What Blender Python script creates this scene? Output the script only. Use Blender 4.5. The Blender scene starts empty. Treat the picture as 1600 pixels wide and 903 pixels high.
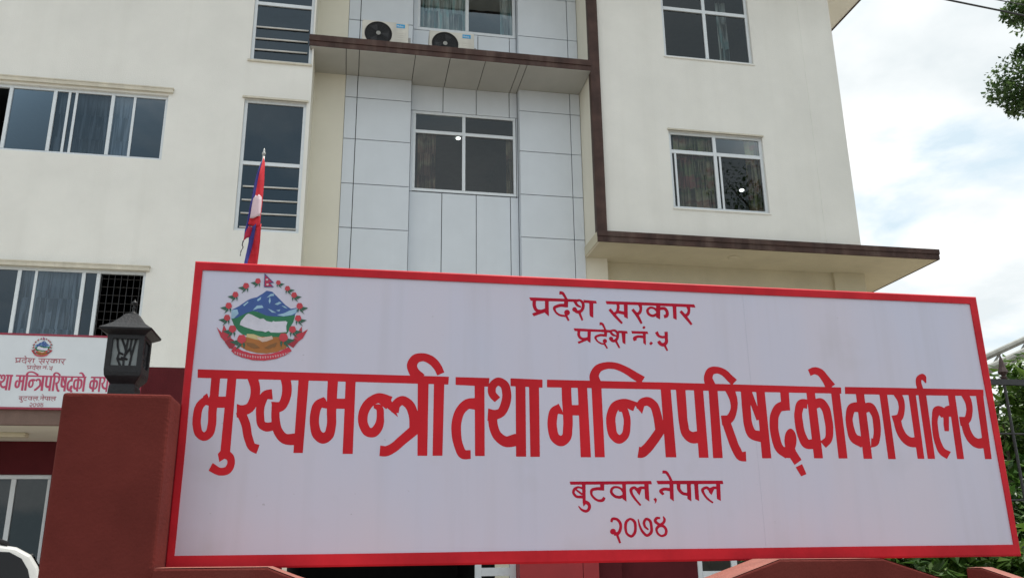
import bpy, bmesh, math, random
from mathutils import Vector, Matrix
from mathutils.geometry import tessellate_polygon
random.seed(7)
R = math.radians
SC = bpy.context.scene
COL = SC.collection

# ------------------------------------------------------------------ camera
cam_d = bpy.data.cameras.new('camera')
cam = bpy.data.objects.new('camera', cam_d)
COL.objects.link(cam)
r_ = Vector((0.98259688, -0.18534344, -0.01229570))
u_ = Vector((-0.04215953, -0.28699614, 0.95700355))
f_ = Vector((0.18090315, 0.93983032, 0.28981550))
m = Matrix((r_, u_, -f_)).transposed().to_4x4()
m.translation = Vector((0, 0, 1.6))
cam.matrix_world = m
cam_d.sensor_width = 36.0
cam_d.lens = 30.3727
cam_d.clip_start = 0.05
cam_d.clip_end = 5000
SC.camera = cam

# ------------------------------------------------------------------ light
SUN_EL, SUN_AZ = R(74), R(89)           # azimuth measured from +Y towards +X
w = bpy.data.worlds.new('World')
SC.world = w
w.use_nodes = True
nt = w.node_tree
nt.nodes.clear()
out = nt.nodes.new('ShaderNodeOutputWorld')
bg = nt.nodes.new('ShaderNodeBackground')
bg.inputs['Strength'].default_value = 0.1
sky = nt.nodes.new('ShaderNodeTexSky')
sky.sky_type = 'NISHITA'
sky.sun_disc = False
sky.sun_elevation = SUN_EL
sky.sun_rotation = SUN_AZ
sky.air_density = 1.0
sky.dust_density = 2.0
tc = nt.nodes.new('ShaderNodeTexCoord')
sep = nt.nodes.new('ShaderNodeSeparateXYZ')
nt.links.new(tc.outputs['Generated'], sep.inputs[0])
za = nt.nodes.new('ShaderNodeMath'); za.operation = 'MAXIMUM'; za.inputs[1].default_value = 0.0
nt.links.new(sep.outputs['Z'], za.inputs[0])
zb = nt.nodes.new('ShaderNodeMath'); zb.operation = 'ADD'; zb.inputs[1].default_value = 0.22
nt.links.new(za.outputs[0], zb.inputs[0])
dx = nt.nodes.new('ShaderNodeMath'); dx.operation = 'DIVIDE'
dy = nt.nodes.new('ShaderNodeMath'); dy.operation = 'DIVIDE'
nt.links.new(sep.outputs['X'], dx.inputs[0]); nt.links.new(zb.outputs[0], dx.inputs[1])
nt.links.new(sep.outputs['Y'], dy.inputs[0]); nt.links.new(zb.outputs[0], dy.inputs[1])
cmb = nt.nodes.new('ShaderNodeCombineXYZ')
nt.links.new(dx.outputs[0], cmb.inputs['X']); nt.links.new(dy.outputs[0], cmb.inputs['Y'])
cmb.inputs['Z'].default_value = 3.1
n1 = nt.nodes.new('ShaderNodeTexNoise')
n1.inputs['Scale'].default_value = 1.9
n1.inputs['Detail'].default_value = 9.0
n1.inputs['Roughness'].default_value = 0.52
n1.inputs['Distortion'].default_value = 0.25
nt.links.new(cmb.outputs[0], n1.inputs['Vector'])
rp = nt.nodes.new('ShaderNodeValToRGB')
rp.color_ramp.elements[0].position = 0.43
rp.color_ramp.elements[1].position = 0.535
nt.links.new(n1.outputs['Fac'], rp.inputs['Fac'])
n2 = nt.nodes.new('ShaderNodeTexNoise')
n2.inputs['Scale'].default_value = 2.4
n2.inputs['Detail'].default_value = 6.0
nt.links.new(cmb.outputs[0], n2.inputs['Vector'])
rc = nt.nodes.new('ShaderNodeValToRGB')          # cloud body: soft grey to sunlit white
rc.color_ramp.elements[0].position = 0.36
rc.color_ramp.elements[0].color = (6.6, 7.1, 7.3, 1)
rc.color_ramp.elements[1].position = 0.60
rc.color_ramp.elements[1].color = (9.8, 9.8, 9.7, 1)
nt.links.new(n2.outputs['Fac'], rc.inputs['Fac'])
thin = nt.nodes.new('ShaderNodeMixRGB')           # thin high veil over the blue
thin.inputs['Fac'].default_value = 0.84
thin.inputs['Color2'].default_value = (6.3, 7.5, 8.1, 1)
nt.links.new(sky.outputs[0], thin.inputs['Color1'])
mx = nt.nodes.new('ShaderNodeMixRGB')
nt.links.new(rp.outputs['Color'], mx.inputs['Fac'])
nt.links.new(thin.outputs[0], mx.inputs['Color1'])
nt.links.new(rc.outputs['Color'], mx.inputs['Color2'])
nt.links.new(mx.outputs[0], bg.inputs['Color'])
nt.links.new(bg.outputs[0], out.inputs['Surface'])

sun_d = bpy.data.lights.new('sun', 'SUN')
sun_d.energy = 3.2
sun_d.angle = R(0.6)
sun_d.color = (1.0, 0.95, 0.87)
sun = bpy.data.objects.new('sun', sun_d)
COL.objects.link(sun)
sd = Vector((math.sin(SUN_AZ) * math.cos(SUN_EL), math.cos(SUN_AZ) * math.cos(SUN_EL), math.sin(SUN_EL)))
sun.rotation_euler = (-sd).to_track_quat('-Z', 'Y').to_euler()
sun.location = sd * 60

SC.view_settings.view_transform = 'Standard'
SC.view_settings.look = 'None'
SC.view_settings.gamma = 1.0
SC.view_settings.exposure = 0.34
SC.view_settings.use_curve_mapping = False
try:
    SC.cycles.max_bounces = 8
    SC.cycles.transparent_max_bounces = 16
    SC.cycles.caustics_reflective = False
    SC.cycles.caustics_refractive = False
except Exception:
    pass

# ------------------------------------------------------------------ materials
def lin(r, g, b):
    f = lambda c: (c / 255 / 12.92) if c / 255 <= 0.04045 else ((c / 255 + 0.055) / 1.055) ** 2.4
    return (f(r), f(g), f(b))
MATS = {}
def mat(name, col, rough=0.6, var=0.08, scale=6.0, bump=0.0, bscale=60.0, metal=0.0, spec=0.5, streak=0.0, coat=0.0, dirt=None, bdist=0.01):
    """procedural paint / plaster / metal: base colour with noise mottling, optional vertical weather streaks and fine relief"""
    if name in MATS: return MATS[name]
    M = bpy.data.materials.new(name); M.use_nodes = True
    N = M.node_tree; L = N.links
    b = N.nodes['Principled BSDF']
    b.inputs['Roughness'].default_value = rough
    b.inputs['Metallic'].default_value = metal
    b.inputs['Specular IOR Level'].default_value = spec
    b.inputs['Coat Weight'].default_value = coat
    t = N.nodes.new('ShaderNodeTexCoord')
    no = N.nodes.new('ShaderNodeTexNoise'); no.inputs['Scale'].default_value = scale; no.inputs['Detail'].default_value = 7
    no.inputs['Roughness'].default_value = 0.62
    L.new(t.outputs['Object'], no.inputs['Vector'])
    mr = N.nodes.new('ShaderNodeMapRange'); mr.inputs[1].default_value = 0.3; mr.inputs[2].default_value = 0.7
    mr.inputs[3].default_value = 1 - var; mr.inputs[4].default_value = 1 + var
    L.new(no.outputs['Fac'], mr.inputs[0])
    mul = N.nodes.new('ShaderNodeMixRGB'); mul.blend_type = 'MULTIPLY'; mul.inputs['Fac'].default_value = 1
    mul.inputs['Color1'].default_value = (*col, 1)
    L.new(mr.outputs[0], mul.inputs['Color2'])
    last = mul.outputs[0]
    if streak > 0:
        mp = N.nodes.new('ShaderNodeMapping'); mp.inputs['Scale'].default_value = (2.6, 2.6, 0.12)
        L.new(t.outputs['Object'], mp.inputs['Vector'])
        ns = N.nodes.new('ShaderNodeTexNoise'); ns.inputs['Scale'].default_value = 1.6; ns.inputs['Detail'].default_value = 6
        L.new(mp.outputs[0], ns.inputs['Vector'])
        m2 = N.nodes.new('ShaderNodeMapRange'); m2.inputs[1].default_value = 0.5; m2.inputs[2].default_value = 0.75
        m2.inputs[3].default_value = 0; m2.inputs[4].default_value = streak
        L.new(ns.outputs['Fac'], m2.inputs[0])
        mm = N.nodes.new('ShaderNodeMixRGB'); L.new(m2.outputs[0], mm.inputs['Fac'])
        L.new(last, mm.inputs['Color1'])
        d = dirt or tuple(c * 0.55 for c in col)
        mm.inputs['Color2'].default_value = (*d, 1)
        last = mm.outputs[0]
    L.new(last, b.inputs['Base Color'])
    if bump > 0:
        nb = N.nodes.new('ShaderNodeTexNoise'); nb.inputs['Scale'].default_value = bscale; nb.inputs['Detail'].default_value = 5
        L.new(t.outputs['Object'], nb.inputs['Vector'])
        bp = N.nodes.new('ShaderNodeBump'); bp.inputs['Strength'].default_value = bump; bp.inputs['Distance'].default_value = bdist
        L.new(nb.outputs['Fac'], bp.inputs['Height']); L.new(bp.outputs[0], b.inputs['Normal'])
    MATS[name] = M
    return M
def glass_mat(name, tint, gloss=1.0, ior=1.6, wav=0.0, coat=(.86, .95, 1.0)):
    M = bpy.data.materials.new(name); M.use_nodes = True
    N = M.node_tree; L = N.links; N.nodes.clear()
    o = N.nodes.new('ShaderNodeOutputMaterial'); mix = N.nodes.new('ShaderNodeMixShader')
    tr = N.nodes.new('ShaderNodeBsdfTransparent'); tr.inputs['Color'].default_value = (*tint, 1)
    gl = N.nodes.new('ShaderNodeBsdfGlossy'); gl.inputs['Roughness'].default_value = 0.015
    gl.inputs['Color'].default_value = (coat[0], coat[1], coat[2], 1)
    fr = N.nodes.new('ShaderNodeFresnel'); fr.inputs['IOR'].default_value = ior
    if wav:
        t = N.nodes.new('ShaderNodeTexCoord'); n = N.nodes.new('ShaderNodeTexNoise'); n.inputs['Scale'].default_value = 1.4
        L.new(t.outputs['Object'], n.inputs['Vector'])
        bp = N.nodes.new('ShaderNodeBump'); bp.inputs['Strength'].default_value = wav; bp.inputs['Distance'].default_value = 0.05
        L.new(n.outputs['Fac'], bp.inputs['Height']); L.new(bp.outputs[0], gl.inputs['Normal'])
    L.new(fr.outputs[0], mix.inputs['Fac']); L.new(tr.outputs[0], mix.inputs[1]); L.new(gl.outputs[0], mix.inputs[2])
    L.new(mix.outputs[0], o.inputs['Surface'])
    return M
def leaf_mat(name, c1, c2, trans=0.35):
    M = bpy.data.materials.new(name); M.use_nodes = True
    N = M.node_tree; L = N.links
    b = N.nodes['Principled BSDF']; o = N.nodes['Material Output']
    oi = N.nodes.new('ShaderNodeNewGeometry')
    rp = N.nodes.new('ShaderNodeMixRGB')
    rp.inputs['Color1'].default_value = (*c1, 1); rp.inputs['Color2'].default_value = (*c2, 1)
    L.new(oi.outputs['Random Per Island'], rp.inputs['Fac'])
    L.new(rp.outputs[0], b.inputs['Base Color']); b.inputs['Roughness'].default_value = 0.42
    tl = N.nodes.new('ShaderNodeBsdfTranslucent'); L.new(rp.outputs[0], tl.inputs['Color'])
    mx = N.nodes.new('ShaderNodeMixShader'); mx.inputs['Fac'].default_value = trans
    L.new(b.outputs[0], mx.inputs[1]); L.new(tl.outputs[0], mx.inputs[2]); L.new(mx.outputs[0], o.inputs['Surface'])
    return M
def emit_mat(name, col, s):
    M = bpy.data.materials.new(name); M.use_nodes = True
    b = M.node_tree.nodes['Principled BSDF']
    b.inputs['Base Color'].default_value = (*col, 1)
    b.inputs['Emission Color'].default_value = (*col, 1); b.inputs['Emission Strength'].default_value = s
    return M
def curtain_mat(name, cols, sx, sz):
    """woven curtain: soft horizontal colour bands broken up by noise"""
    M = bpy.data.materials.new(name); M.use_nodes = True
    N = M.node_tree; L = N.links; b = N.nodes['Principled BSDF']; b.inputs['Roughness'].default_value = 0.9
    t = N.nodes.new('ShaderNodeTexCoord'); mp = N.nodes.new('ShaderNodeMapping'); mp.inputs['Scale'].default_value = (sx, 1, sz)
    L.new(t.outputs['Object'], mp.inputs['Vector'])
    n = N.nodes.new('ShaderNodeTexNoise'); n.inputs['Scale'].default_value = 1.0; n.inputs['Detail'].default_value = 5
    L.new(mp.outputs[0], n.inputs['Vector'])
    r = N.nodes.new('ShaderNodeValToRGB')
    r.color_ramp.elements[0].position = 0.35; r.color_ramp.elements[0].color = (*cols[0], 1)
    r.color_ramp.elements[1].position = 0.65; r.color_ramp.elements[1].color = (*cols[-1], 1)
    for i, c in enumerate(cols[1:-1]):
        e = r.color_ramp.elements.new(0.35 + 0.3 * (i + 1) / (len(cols) - 1)); e.color = (*c, 1)
    L.new(n.outputs['Fac'], r.inputs['Fac']); L.new(r.outputs[0], b.inputs['Base Color'])
    return M

def sign_mat(name, c1, c2):
    """stretched flex print: slow blue / pink drift, faint vertical dust runs, scattered specks, shallow ripples"""
    M = bpy.data.materials.new(name); M.use_nodes = True
    N = M.node_tree; L = N.links; b = N.nodes['Principled BSDF']
    b.inputs['Specular IOR Level'].default_value = 0.25
    t = N.nodes.new('ShaderNodeTexCoord')
    def noise(scale, vec=(1, 1, 1), detail=4):
        mp = N.nodes.new('ShaderNodeMapping'); mp.inputs['Scale'].default_value = vec; L.new(t.outputs['Object'], mp.inputs['Vector'])
        n = N.nodes.new('ShaderNodeTexNoise'); n.inputs['Scale'].default_value = scale; n.inputs['Detail'].default_value = detail
        L.new(mp.outputs[0], n.inputs['Vector']); return n.outputs['Fac']
    def ramp(f, a, z, lo, hi):
        m_ = N.nodes.new('ShaderNodeMapRange'); m_.inputs[1].default_value = a; m_.inputs[2].default_value = z
        m_.inputs[3].default_value = lo; m_.inputs[4].default_value = hi; L.new(f, m_.inputs[0]); return m_.outputs[0]
    def mix(fac, c_a, col):
        m_ = N.nodes.new('ShaderNodeMixRGB'); L.new(fac, m_.inputs['Fac']); L.new(c_a, m_.inputs['Color1']); m_.inputs['Color2'].default_value = (*col, 1); return m_.outputs[0]
    base = N.nodes.new('ShaderNodeRGB'); base.outputs[0].default_value = (*c1, 1)
    c = mix(ramp(noise(1.3, (1.6, 1, .5)), .38, .62, 0, 1), base.outputs[0], c2)
    c = mix(ramp(noise(2.2, (5, 1, .25), 7), .52, .75, 0, .22), c, (0.46, 0.445, 0.49))
    c = mix(ramp(noise(3.0, (1, 1, 1), 8), .60, .74, 0, .20), c, (0.44, 0.42, 0.42))
    c = mix(ramp(noise(34, (1, 1, 1), 2), .755, .79, 0, .35), c, (0.25, 0.24, 0.25))
    L.new(c, b.inputs['Base Color'])
    r_o = ramp(noise(4, (1, 1, 1), 5), .35, .65, .34, .52); L.new(r_o, b.inputs['Roughness'])
    bp = N.nodes.new('ShaderNodeBump'); bp.inputs['Strength'].default_value = .25; bp.inputs['Distance'].default_value = .02
    L.new(noise(2.0, (1.5, 1, .6), 3), bp.inputs['Height']); L.new(bp.outputs[0], b.inputs['Normal'])
    MATS[name] = M
    return M
PLASTER = mat('plaster_cream', (0.785, 0.78, 0.74), 0.85, 0.05, 0.9, 0.35, 55, streak=0.09, dirt=(0.50, 0.48, 0.42))
PLASTER_BOUNCE = mat('plaster_bounce_cream', (0.745, 0.72, 0.62), 0.85, 0.035, 1.3, 0.25, 90, streak=0.08, dirt=(0.5, 0.46, 0.36))  # cream plaster; warm bounce light of the recess put into its colour
LINTEL = mat('lintel_cream', (0.62, 0.585, 0.49), 0.85, 0.12, 5, 0.3, 60, streak=0.35)
BROWN = mat('brown_trim', (0.062, 0.034, 0.028), 0.6, 0.4, 3.5, 0.3, 30, streak=0.55, dirt=(0.17, 0.12, 0.10), spec=0.25)
ACP = mat('aluminium_panel', (0.63, 0.68, 0.735), 0.42, 0.03, 2.0, 0.04, 8, streak=0.06, spec=0.5)
GAP = mat('joint_shadow_gap', (0.03, 0.032, 0.035), 0.8, 0.1)
ALU = mat('window_aluminium', (0.66, 0.70, 0.73), 0.38, 0.05, 9, metal=0.15)
DKRED = mat('maroon_wall_paint', (0.095, 0.014, 0.018), 0.8, 0.12, 2.5, 0.25, 70, streak=0.2, spec=0.15)
PILRED = mat('red_oxide_paint', (0.145, 0.028, 0.023), 0.85, 0.22, 2.2, 0.3, 90, streak=0.22, dirt=(0.20, 0.07, 0.055), spec=0.12)
COPRED = mat('red_oxide_coping', (0.33, 0.12, 0.09), 0.75, 0.2, 9.0, 0.5, 100, streak=0.25, dirt=(0.22, 0.09, 0.07))
SIGNW = sign_mat('sign_flex_white', (0.60, 0.605, 0.735), (0.63, 0.60, 0.70))
SIGNR = mat('sign_red_paint', (0.56, 0.022, 0.034), 0.5, 0.2, 4.0, 0.08, 30, spec=0.12)
VINYL = mat('red_vinyl', (0.57, 0.020, 0.030), 0.5, 0.16, 2.5, 0.03, 20, spec=0.1)
INK = mat('dark_red_vinyl', (0.46, 0.010, 0.034), 0.5, 0.12, 8.0, spec=0.1)
IRON = mat('black_iron', (0.022, 0.021, 0.023), 0.45, 0.25, 20, 0.15, 60, spec=0.5)
LAMPIRON = mat('lantern_iron', (0.013, 0.0135, 0.016), 0.5, 0.25, 25, 0.25, 90, spec=0.35)
FROST = mat('frosted_acrylic', (0.22, 0.245, 0.25), 0.5, 0.25, 12)
ROOM = mat('room_wall', (0.12, 0.145, 0.15), 0.9, 0.1)
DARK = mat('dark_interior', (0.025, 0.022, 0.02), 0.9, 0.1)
GLASS = glass_mat('window_glass', (0.66, 0.72, 0.72), 1.0, 1.56, 0.05)
GLASSB = glass_mat('window_glass_sky_tint', (0.36, 0.42, 0.48), 1.0, 1.72, 0.05, (0.66, 0.84, 1.0))  # tinted glass; blue sky reflection put into the gloss colour
BARS = mat('stair_rail_steel', (0.62, 0.62, 0.60), 0.4, 0.1, 8)
ACW = mat('ac_enamel', (0.62, 0.60, 0.54), 0.45, 0.08, 6, streak=0.3)
BLACKP = mat('black_plastic', (0.012, 0.012, 0.014), 0.5, 0.1)
GREYP = mat('grey_plastic', (0.35, 0.35, 0.35), 0.5, 0.1)
BLUEL = mat('blue_sticker', (0.03, 0.32, 0.62), 0.4, 0.05)
WHITEP = mat('white_print', (0.75, 0.75, 0.77), 0.5, 0.03)
STEEL = mat('galvanised_steel', (0.42, 0.43, 0.42), 0.5, 0.2, 12, metal=0.4)
CARW = mat('car_white_paint', (0.55, 0.55, 0.53), 0.3, 0.03, coat=0.4)
CARG = mat('car_dark_glass', (0.006, 0.006, 0.007), 0.12, 0.05, spec=0.3)
RUB = mat('tyre_rubber', (0.02, 0.02, 0.02), 0.8, 0.1)

# ------------------------------------------------------------------ mesh helpers
class MB:
    def __init__(s): s.v = []; s.f = []
    def quad(s, a, b, c, d):
        i = len(s.v); s.v += [a, b, c, d]; s.f.append((i, i + 1, i + 2, i + 3)); return s
    def box(s, x0, x1, y0, y1, z0, z1):
        i = len(s.v)
        s.v += [(x0, y0, z0), (x1, y0, z0), (x1, y1, z0), (x0, y1, z0), (x0, y0, z1), (x1, y0, z1), (x1, y1, z1), (x0, y1, z1)]
        s.f += [tuple(i + k for k in q) for q in ((0, 3, 2, 1), (4, 5, 6, 7), (0, 1, 5, 4), (1, 2, 6, 5), (2, 3, 7, 6), (3, 0, 4, 7))]
        return s
    def prism(s, pts, y0, y1):
        """polygon in XZ (counter-clockwise seen from -Y) extruded from y0 to y1"""
        n = len(pts); i = len(s.v)
        s.v += [(x, y0, z) for x, z in pts] + [(x, y1, z) for x, z in pts]
        s.f.append(tuple(range(i, i + n))); s.f.append(tuple(range(i + 2 * n - 1, i + n - 1, -1)))
        for k in range(n):
            k2 = (k + 1) % n
            s.f.append((i + k2, i + k, i + n + k, i + n + k2))
        return s
    def tube(s, pts, rad, n=8, cap=True):
        pts = [Vector(p) for p in pts]
        rad = rad if hasattr(rad, '__len__') else [rad] * len(pts)
        i0 = len(s.v); up = Vector((0, 0, 1))
        for k, p in enumerate(pts):
            t = (pts[min(k + 1, len(pts) - 1)] - pts[max(k - 1, 0)]).normalized()
            a = t.cross(up) if abs(t.dot(up)) < 0.98 else t.cross(Vector((1, 0, 0)))
            a.normalize(); b = t.cross(a)
            for j in range(n):
                an = 2 * math.pi * j / n
                s.v.append(tuple(p + (a * math.cos(an) + b * math.sin(an)) * rad[k]))
        for k in range(len(pts) - 1):
            for j in range(n):
                j2 = (j + 1) % n
                s.f.append((i0 + k * n + j, i0 + k * n + j2, i0 + (k + 1) * n + j2, i0 + (k + 1) * n + j))
        if cap:
            s.f.append(tuple(i0 + j for j in range(n - 1, -1, -1))); e = i0 + (len(pts) - 1) * n
            s.f.append(tuple(e + j for j in range(n)))
        return s
    def lathe(s, prof, c, n=16):
        i0 = len(s.v)
        for r, z in prof:
            for j in range(n):
                a = 2 * math.pi * j / n
                s.v.append((c[0] + r * math.cos(a), c[1] + r * math.sin(a), c[2] + z))
        for k in range(len(prof) - 1):
            for j in range(n):
                j2 = (j + 1) % n
                s.f.append((i0 + k * n + j, i0 + k * n + j2, i0 + (k + 1) * n + j2, i0 + (k + 1) * n + j))
        s.f.append(tuple(i0 + j for j in range(n - 1, -1, -1)))
        s.f.append(tuple(i0 + (len(prof) - 1) * n + j for j in range(n)))
        return s
    def disc(s, c, r, y, n=28, rx=None):
        i = len(s.v); rx = rx or r
        s.v += [(c[0] + rx * math.cos(2 * math.pi * j / n), y, c[1] + r * math.sin(2 * math.pi * j / n)) for j in range(n)]
        s.f.append(tuple(i + j for j in range(n))); return s
    def build(s, name, material, parent=None, bevel=0.0, smooth=False, seg=2):
        me = bpy.data.meshes.new(name)
        me.from_pydata([tuple(v) for v in s.v], [], s.f)
        me.materials.append(material)
        bm = bmesh.new(); bm.from_mesh(me)
        bmesh.ops.recalc_face_normals(bm, faces=bm.faces)
        if bevel > 0:
            ed = [e for e in bm.edges if len(e.link_faces) == 2 and e.calc_face_angle(0) > 0.5]
            bmesh.ops.bevel(bm, geom=ed, offset=bevel, segments=seg, profile=0.6, affect='EDGES')
        bm.to_mesh(me); bm.free()
        if smooth:
            for p in me.polygons: p.use_smooth = True
        o = bpy.data.objects.new(name, me); COL.objects.link(o)
        link_parent(o, parent)
        return o
WLOC = {}
def link_parent(o, parent):
    if parent is not None:
        o.parent = parent
        o.matrix_parent_inverse = Matrix.Translation(-WLOC.get(parent.name, Vector((0, 0, 0))))
def empty(name, loc=(0, 0, 0), parent=None):
    o = bpy.data.objects.new(name, None); COL.objects.link(o)
    link_parent(o, parent)
    o.location = loc
    WLOC[o.name] = Vector(loc)
    o.empty_display_size = 0.1
    return o
def tag(o, label, cat, group=None):
    o['label'] = label; o['category'] = cat
    if group: o['group'] = group
    return o
def struct(o):
    o['kind'] = 'structure'; return o
def flat(name, polys, y, material, parent, org=(0, 0), sc=1.0):
    """printed / vinyl shape on a vertical board facing -Y; polys = [[outer, hole, ...], ...] in 1/4000 m"""
    vs, fs = [], []
    for loops in polys:
        L = [[Vector((org[0] + p[0] / 4000 * sc, org[1] + p[1] / 4000 * sc, 0)) for p in lp] for lp in loops]
        base = len(vs)
        for lp in L: vs += [(p.x, y, p.y) for p in lp]
        for t in tessellate_polygon(L):
            a, b, c = [vs[base + i] for i in t]
            cr = (b[0] - a[0]) * (c[2] - a[2]) - (b[2] - a[2]) * (c[0] - a[0])
            if abs(cr) < 1e-12: continue
            fs.append(tuple(base + i for i in (t if cr > 0 else t[::-1])))
    me = bpy.data.meshes.new(name); me.from_pydata(vs, [], fs); me.materials.append(material)
    o = bpy.data.objects.new(name, me); COL.objects.link(o); link_parent(o, parent)
    return o

# ================================================================== GROUND
g = MB(); g.quad((-400, -400, -0.004), (400, -400, -0.004), (400, 600, -0.004), (-400, 600, -0.004))
struct(g.build('ground', mat('earth_ground', (0.20, 0.17, 0.13), 0.95, 0.3, 0.6, 0.4, 6)))
g = MB(); g.box(-120, 120, -9.0, 2.6, -0.2, 0.0)
struct(g.build('road', mat('dusty_asphalt', (0.15, 0.145, 0.14), 0.9, 0.25, 1.2, 0.5, 60)))
g = MB(); g.box(-40, 30, 2.72, 3.27, -0.2, 0.12)
struct(g.build('footpath', mat('footpath_concrete', (0.30, 0.28, 0.26), 0.9, 0.2, 1.5, 0.4, 50), bevel=0.01))
g = MB(); g.box(-30, 18, 3.63, 13.6, -0.2, 0.02)
struct(g.build('courtyard_paving', mat('yard_concrete', (0.36, 0.34, 0.31), 0.9, 0.2, 1.0, 0.4, 40)))

# ================================================================== BUILDING
B = tag(empty('office_building', (2, 14, 0)), 'four-storey cream office building with grey panelled bay and brown trim', 'building')
YF = 14.0
def wall_grid(name, x0, x1, z0, z1, y, holes, material, reveal=0.16, parent=B):
    xs = sorted({x0, x1, *[h[0] for h in holes], *[h[1] for h in holes]}); zs = sorted({z0, z1, *[h[2] for h in holes], *[h[3] for h in holes]})
    mb = MB()
    for a, b in zip(xs, xs[1:]):
        for c, d in zip(zs, zs[1:]):
            mx_, mz = (a + b) / 2, (c + d) / 2
            if any(h[0] < mx_ < h[1] and h[2] < mz < h[3] for h in holes): continue
            mb.quad((a, y, c), (b, y, c), (b, y, d), (a, y, d))
    for (a, b, c, d) in holes:
        e = y + reveal
        mb.quad((a, y, c), (a, e, c), (a, e, d), (a, y, d)); mb.quad((b, y, c), (b, y, d), (b, e, d), (b, e, c))
        mb.quad((a, y, c), (b, y, c), (b, e, c), (a, e, c)); mb.quad((a, y, d), (a, e, d), (b, e, d), (b, y, d))
    me_o = mb.build(name, material, parent)
    return me_o
def room(x0, x1, z0, z1, y0, depth, material=ROOM):
    mb = MB(); y1 = y0 + depth
    mb.quad((x0, y1, z0), (x1, y1, z0), (x1, y1, z1), (x0, y1, z1))
    mb.quad((x0, y0, z0), (x0, y1, z0), (x0, y1, z1), (x0, y0, z1)); mb.quad((x1, y0, z0), (x1, y1, z0), (x1, y1, z1), (x1, y0, z1))
    mb.quad((x0, y0, z0), (x1, y0, z0), (x1, y1, z0), (x0, y1, z0)); mb.quad((x0, y0, z1), (x1, y0, z1), (x1, y1, z1), (x0, y1, z1))
    return mb.build('room', material, B)
def window(x0, x1, z0, z1, y, mull=(), trans=None, fw=0.05, glass=GLASS, sashes=(), open_bays=(), label=None):
    """aluminium window in an opening whose frame plane sits at y; mull = x of mullions, trans = z of a transom,
    sashes = x of inner sliding stiles, open_bays = bays without glass"""
    w_ = empty('window', ((x0 + x1) / 2, y, z0), B)
    if label: w_['label'] = label
    d = 0.055
    f = MB()
    f.box(x0, x1, y, y + d, z0, z0 + fw); f.box(x0, x1, y, y + d, z1 - fw, z1)
    f.box(x0, x0 + fw, y + .001, y + d - .001, z0 + fw, z1 - fw); f.box(x1 - fw, x1, y + .001, y + d - .001, z0 + fw, z1 - fw)
    f.build('frame', ALU, w_, bevel=0.004)
    edges = [x0 + fw] + list(mull) + [x1 - fw]
    for mx_ in mull:
        MB().box(mx_ - fw * .55, mx_ + fw * .55, y - .004, y + d - .006, z0 + fw, z1 - fw).build('mullion', ALU, w_, bevel=0.003)
    zz = [(z0 + fw, z1 - fw)]
    if trans:
        MB().box(x0 + fw, x1 - fw, y - .002, y + d - .004, trans - fw * .6, trans + fw * .6).build('transom', ALU, w_, bevel=0.003)
        zz = [(z0 + fw, trans - fw * .6), (trans + fw * .6, z1 - fw)]
    for sx in sashes:
        MB().box(sx - .02, sx + .02, y + .004, y + .024, zz[0][0], zz[0][1]).build('sash_stile', ALU, w_, bevel=0.002)
    for i, (a, b) in enumerate(zip(edges, edges[1:])):
        if i in open_bays: continue
        for (c, e) in zz:
            mb = MB(); mb.quad((a, y + .026, c), (b, y + .026, c), (b, y + .026, e), (a, y + .026, e)); mb.build('pane', glass, w_)
    return w_

# ---- left wing
LW = [(-6.95, -3.23, 7.90, 9.10), (-6.60, -3.26, 4.60, 5.95), (-1.985, -0.935, 6.73, 9.17), (-1.955, -0.900, 9.93, 12.45)]
wall_grid('left_wing_wall', -14.0, -0.87, 4.40, 14.3, YF, LW, PLASTER)
for (a, zt, x0) in ((-3.16, 9.225, -7.05), (-3.215, 6.03, -6.7)):
    mb = MB(); mb.prism([(x0, zt - .085), (a, zt - .085), (a, zt - .02), (x0, zt - .02)], YF - .05, YF + .02)
    mb.prism([(x0, zt - .02), (a + .012, zt - .02), (a + .012, zt), (x0, zt)], YF - .06, YF + .02)
    mb.build('window_hood', LINTEL, B)
MB().box(-2.02, -0.905, YF - .035, YF + .01, 9.17, 9.205).build('window_hood', LINTEL, B)
MB().box(-1.99, -0.885, YF - .03, YF + .01, 9.895, 9.93).build('window_sill', LINTEL, B)
room(-7.0, -3.18, 7.0, 9.9, YF + .16, 5.0)
room(-6.7, -3.2, 3.9, 6.6, YF + .16, 5.0, DARK)
room(-2.1, -0.88, 6.0, 13.2, YF + .16, 3.6)
window(-6.95, -3.23, 7.90, 9.10, YF + .05, (-6.40, -5.70, -5.02, -4.115), None, .05, GLASSB, (-4.80, -4.69, -3.77), (0, 1), label='wide sliding window of the left wing, second floor')
window(-6.60, -3.26, 4.60, 5.95, YF + .05, (-5.13, -4.194, -3.975), None, .05, GLASSB, (-4.89,), (3,), label='wide sliding window above the small name board, right bay open')
for i, x in enumerate([-3.93 + .095 * k for k in range(7)]):
    MB().tube([(x, YF + .10, 4.62), (x, YF + .10, 5.93)], .006, 5).build('grille_bar', IRON, B)
for z in [4.75 + .135 * k for k in range(9)]:
    MB().tube([(-3.95, YF + .108, z), (-3.30, YF + .108, z)], .005, 5).build('grille_bar', IRON, B)
window(-1.985, -0.935, 6.73, 9.17, YF + .05, (), 7.975, .055, GLASSB, label='tall stairwell window behind the flag')
window(-1.955, -0.900, 9.93, 12.45, YF + .05, (), 11.13, .055, GLASSB, label='upper stairwell window next to the ledge')
for z in (7.545, 7.30, 7.06, 6.81, 10.64, 10.405, 10.18):
    MB().tube([(-1.90, YF + .055, z), (-0.985, YF + .055, z + .008)], .016, 8).build('stair_rail', BARS, B, smooth=True)
# recess return of the left wing
MB().box(-0.90, -0.872, YF + .001, 14.83, 4.4, 14.3).build('wing_return', PLASTER_BOUNCE, B)

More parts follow.
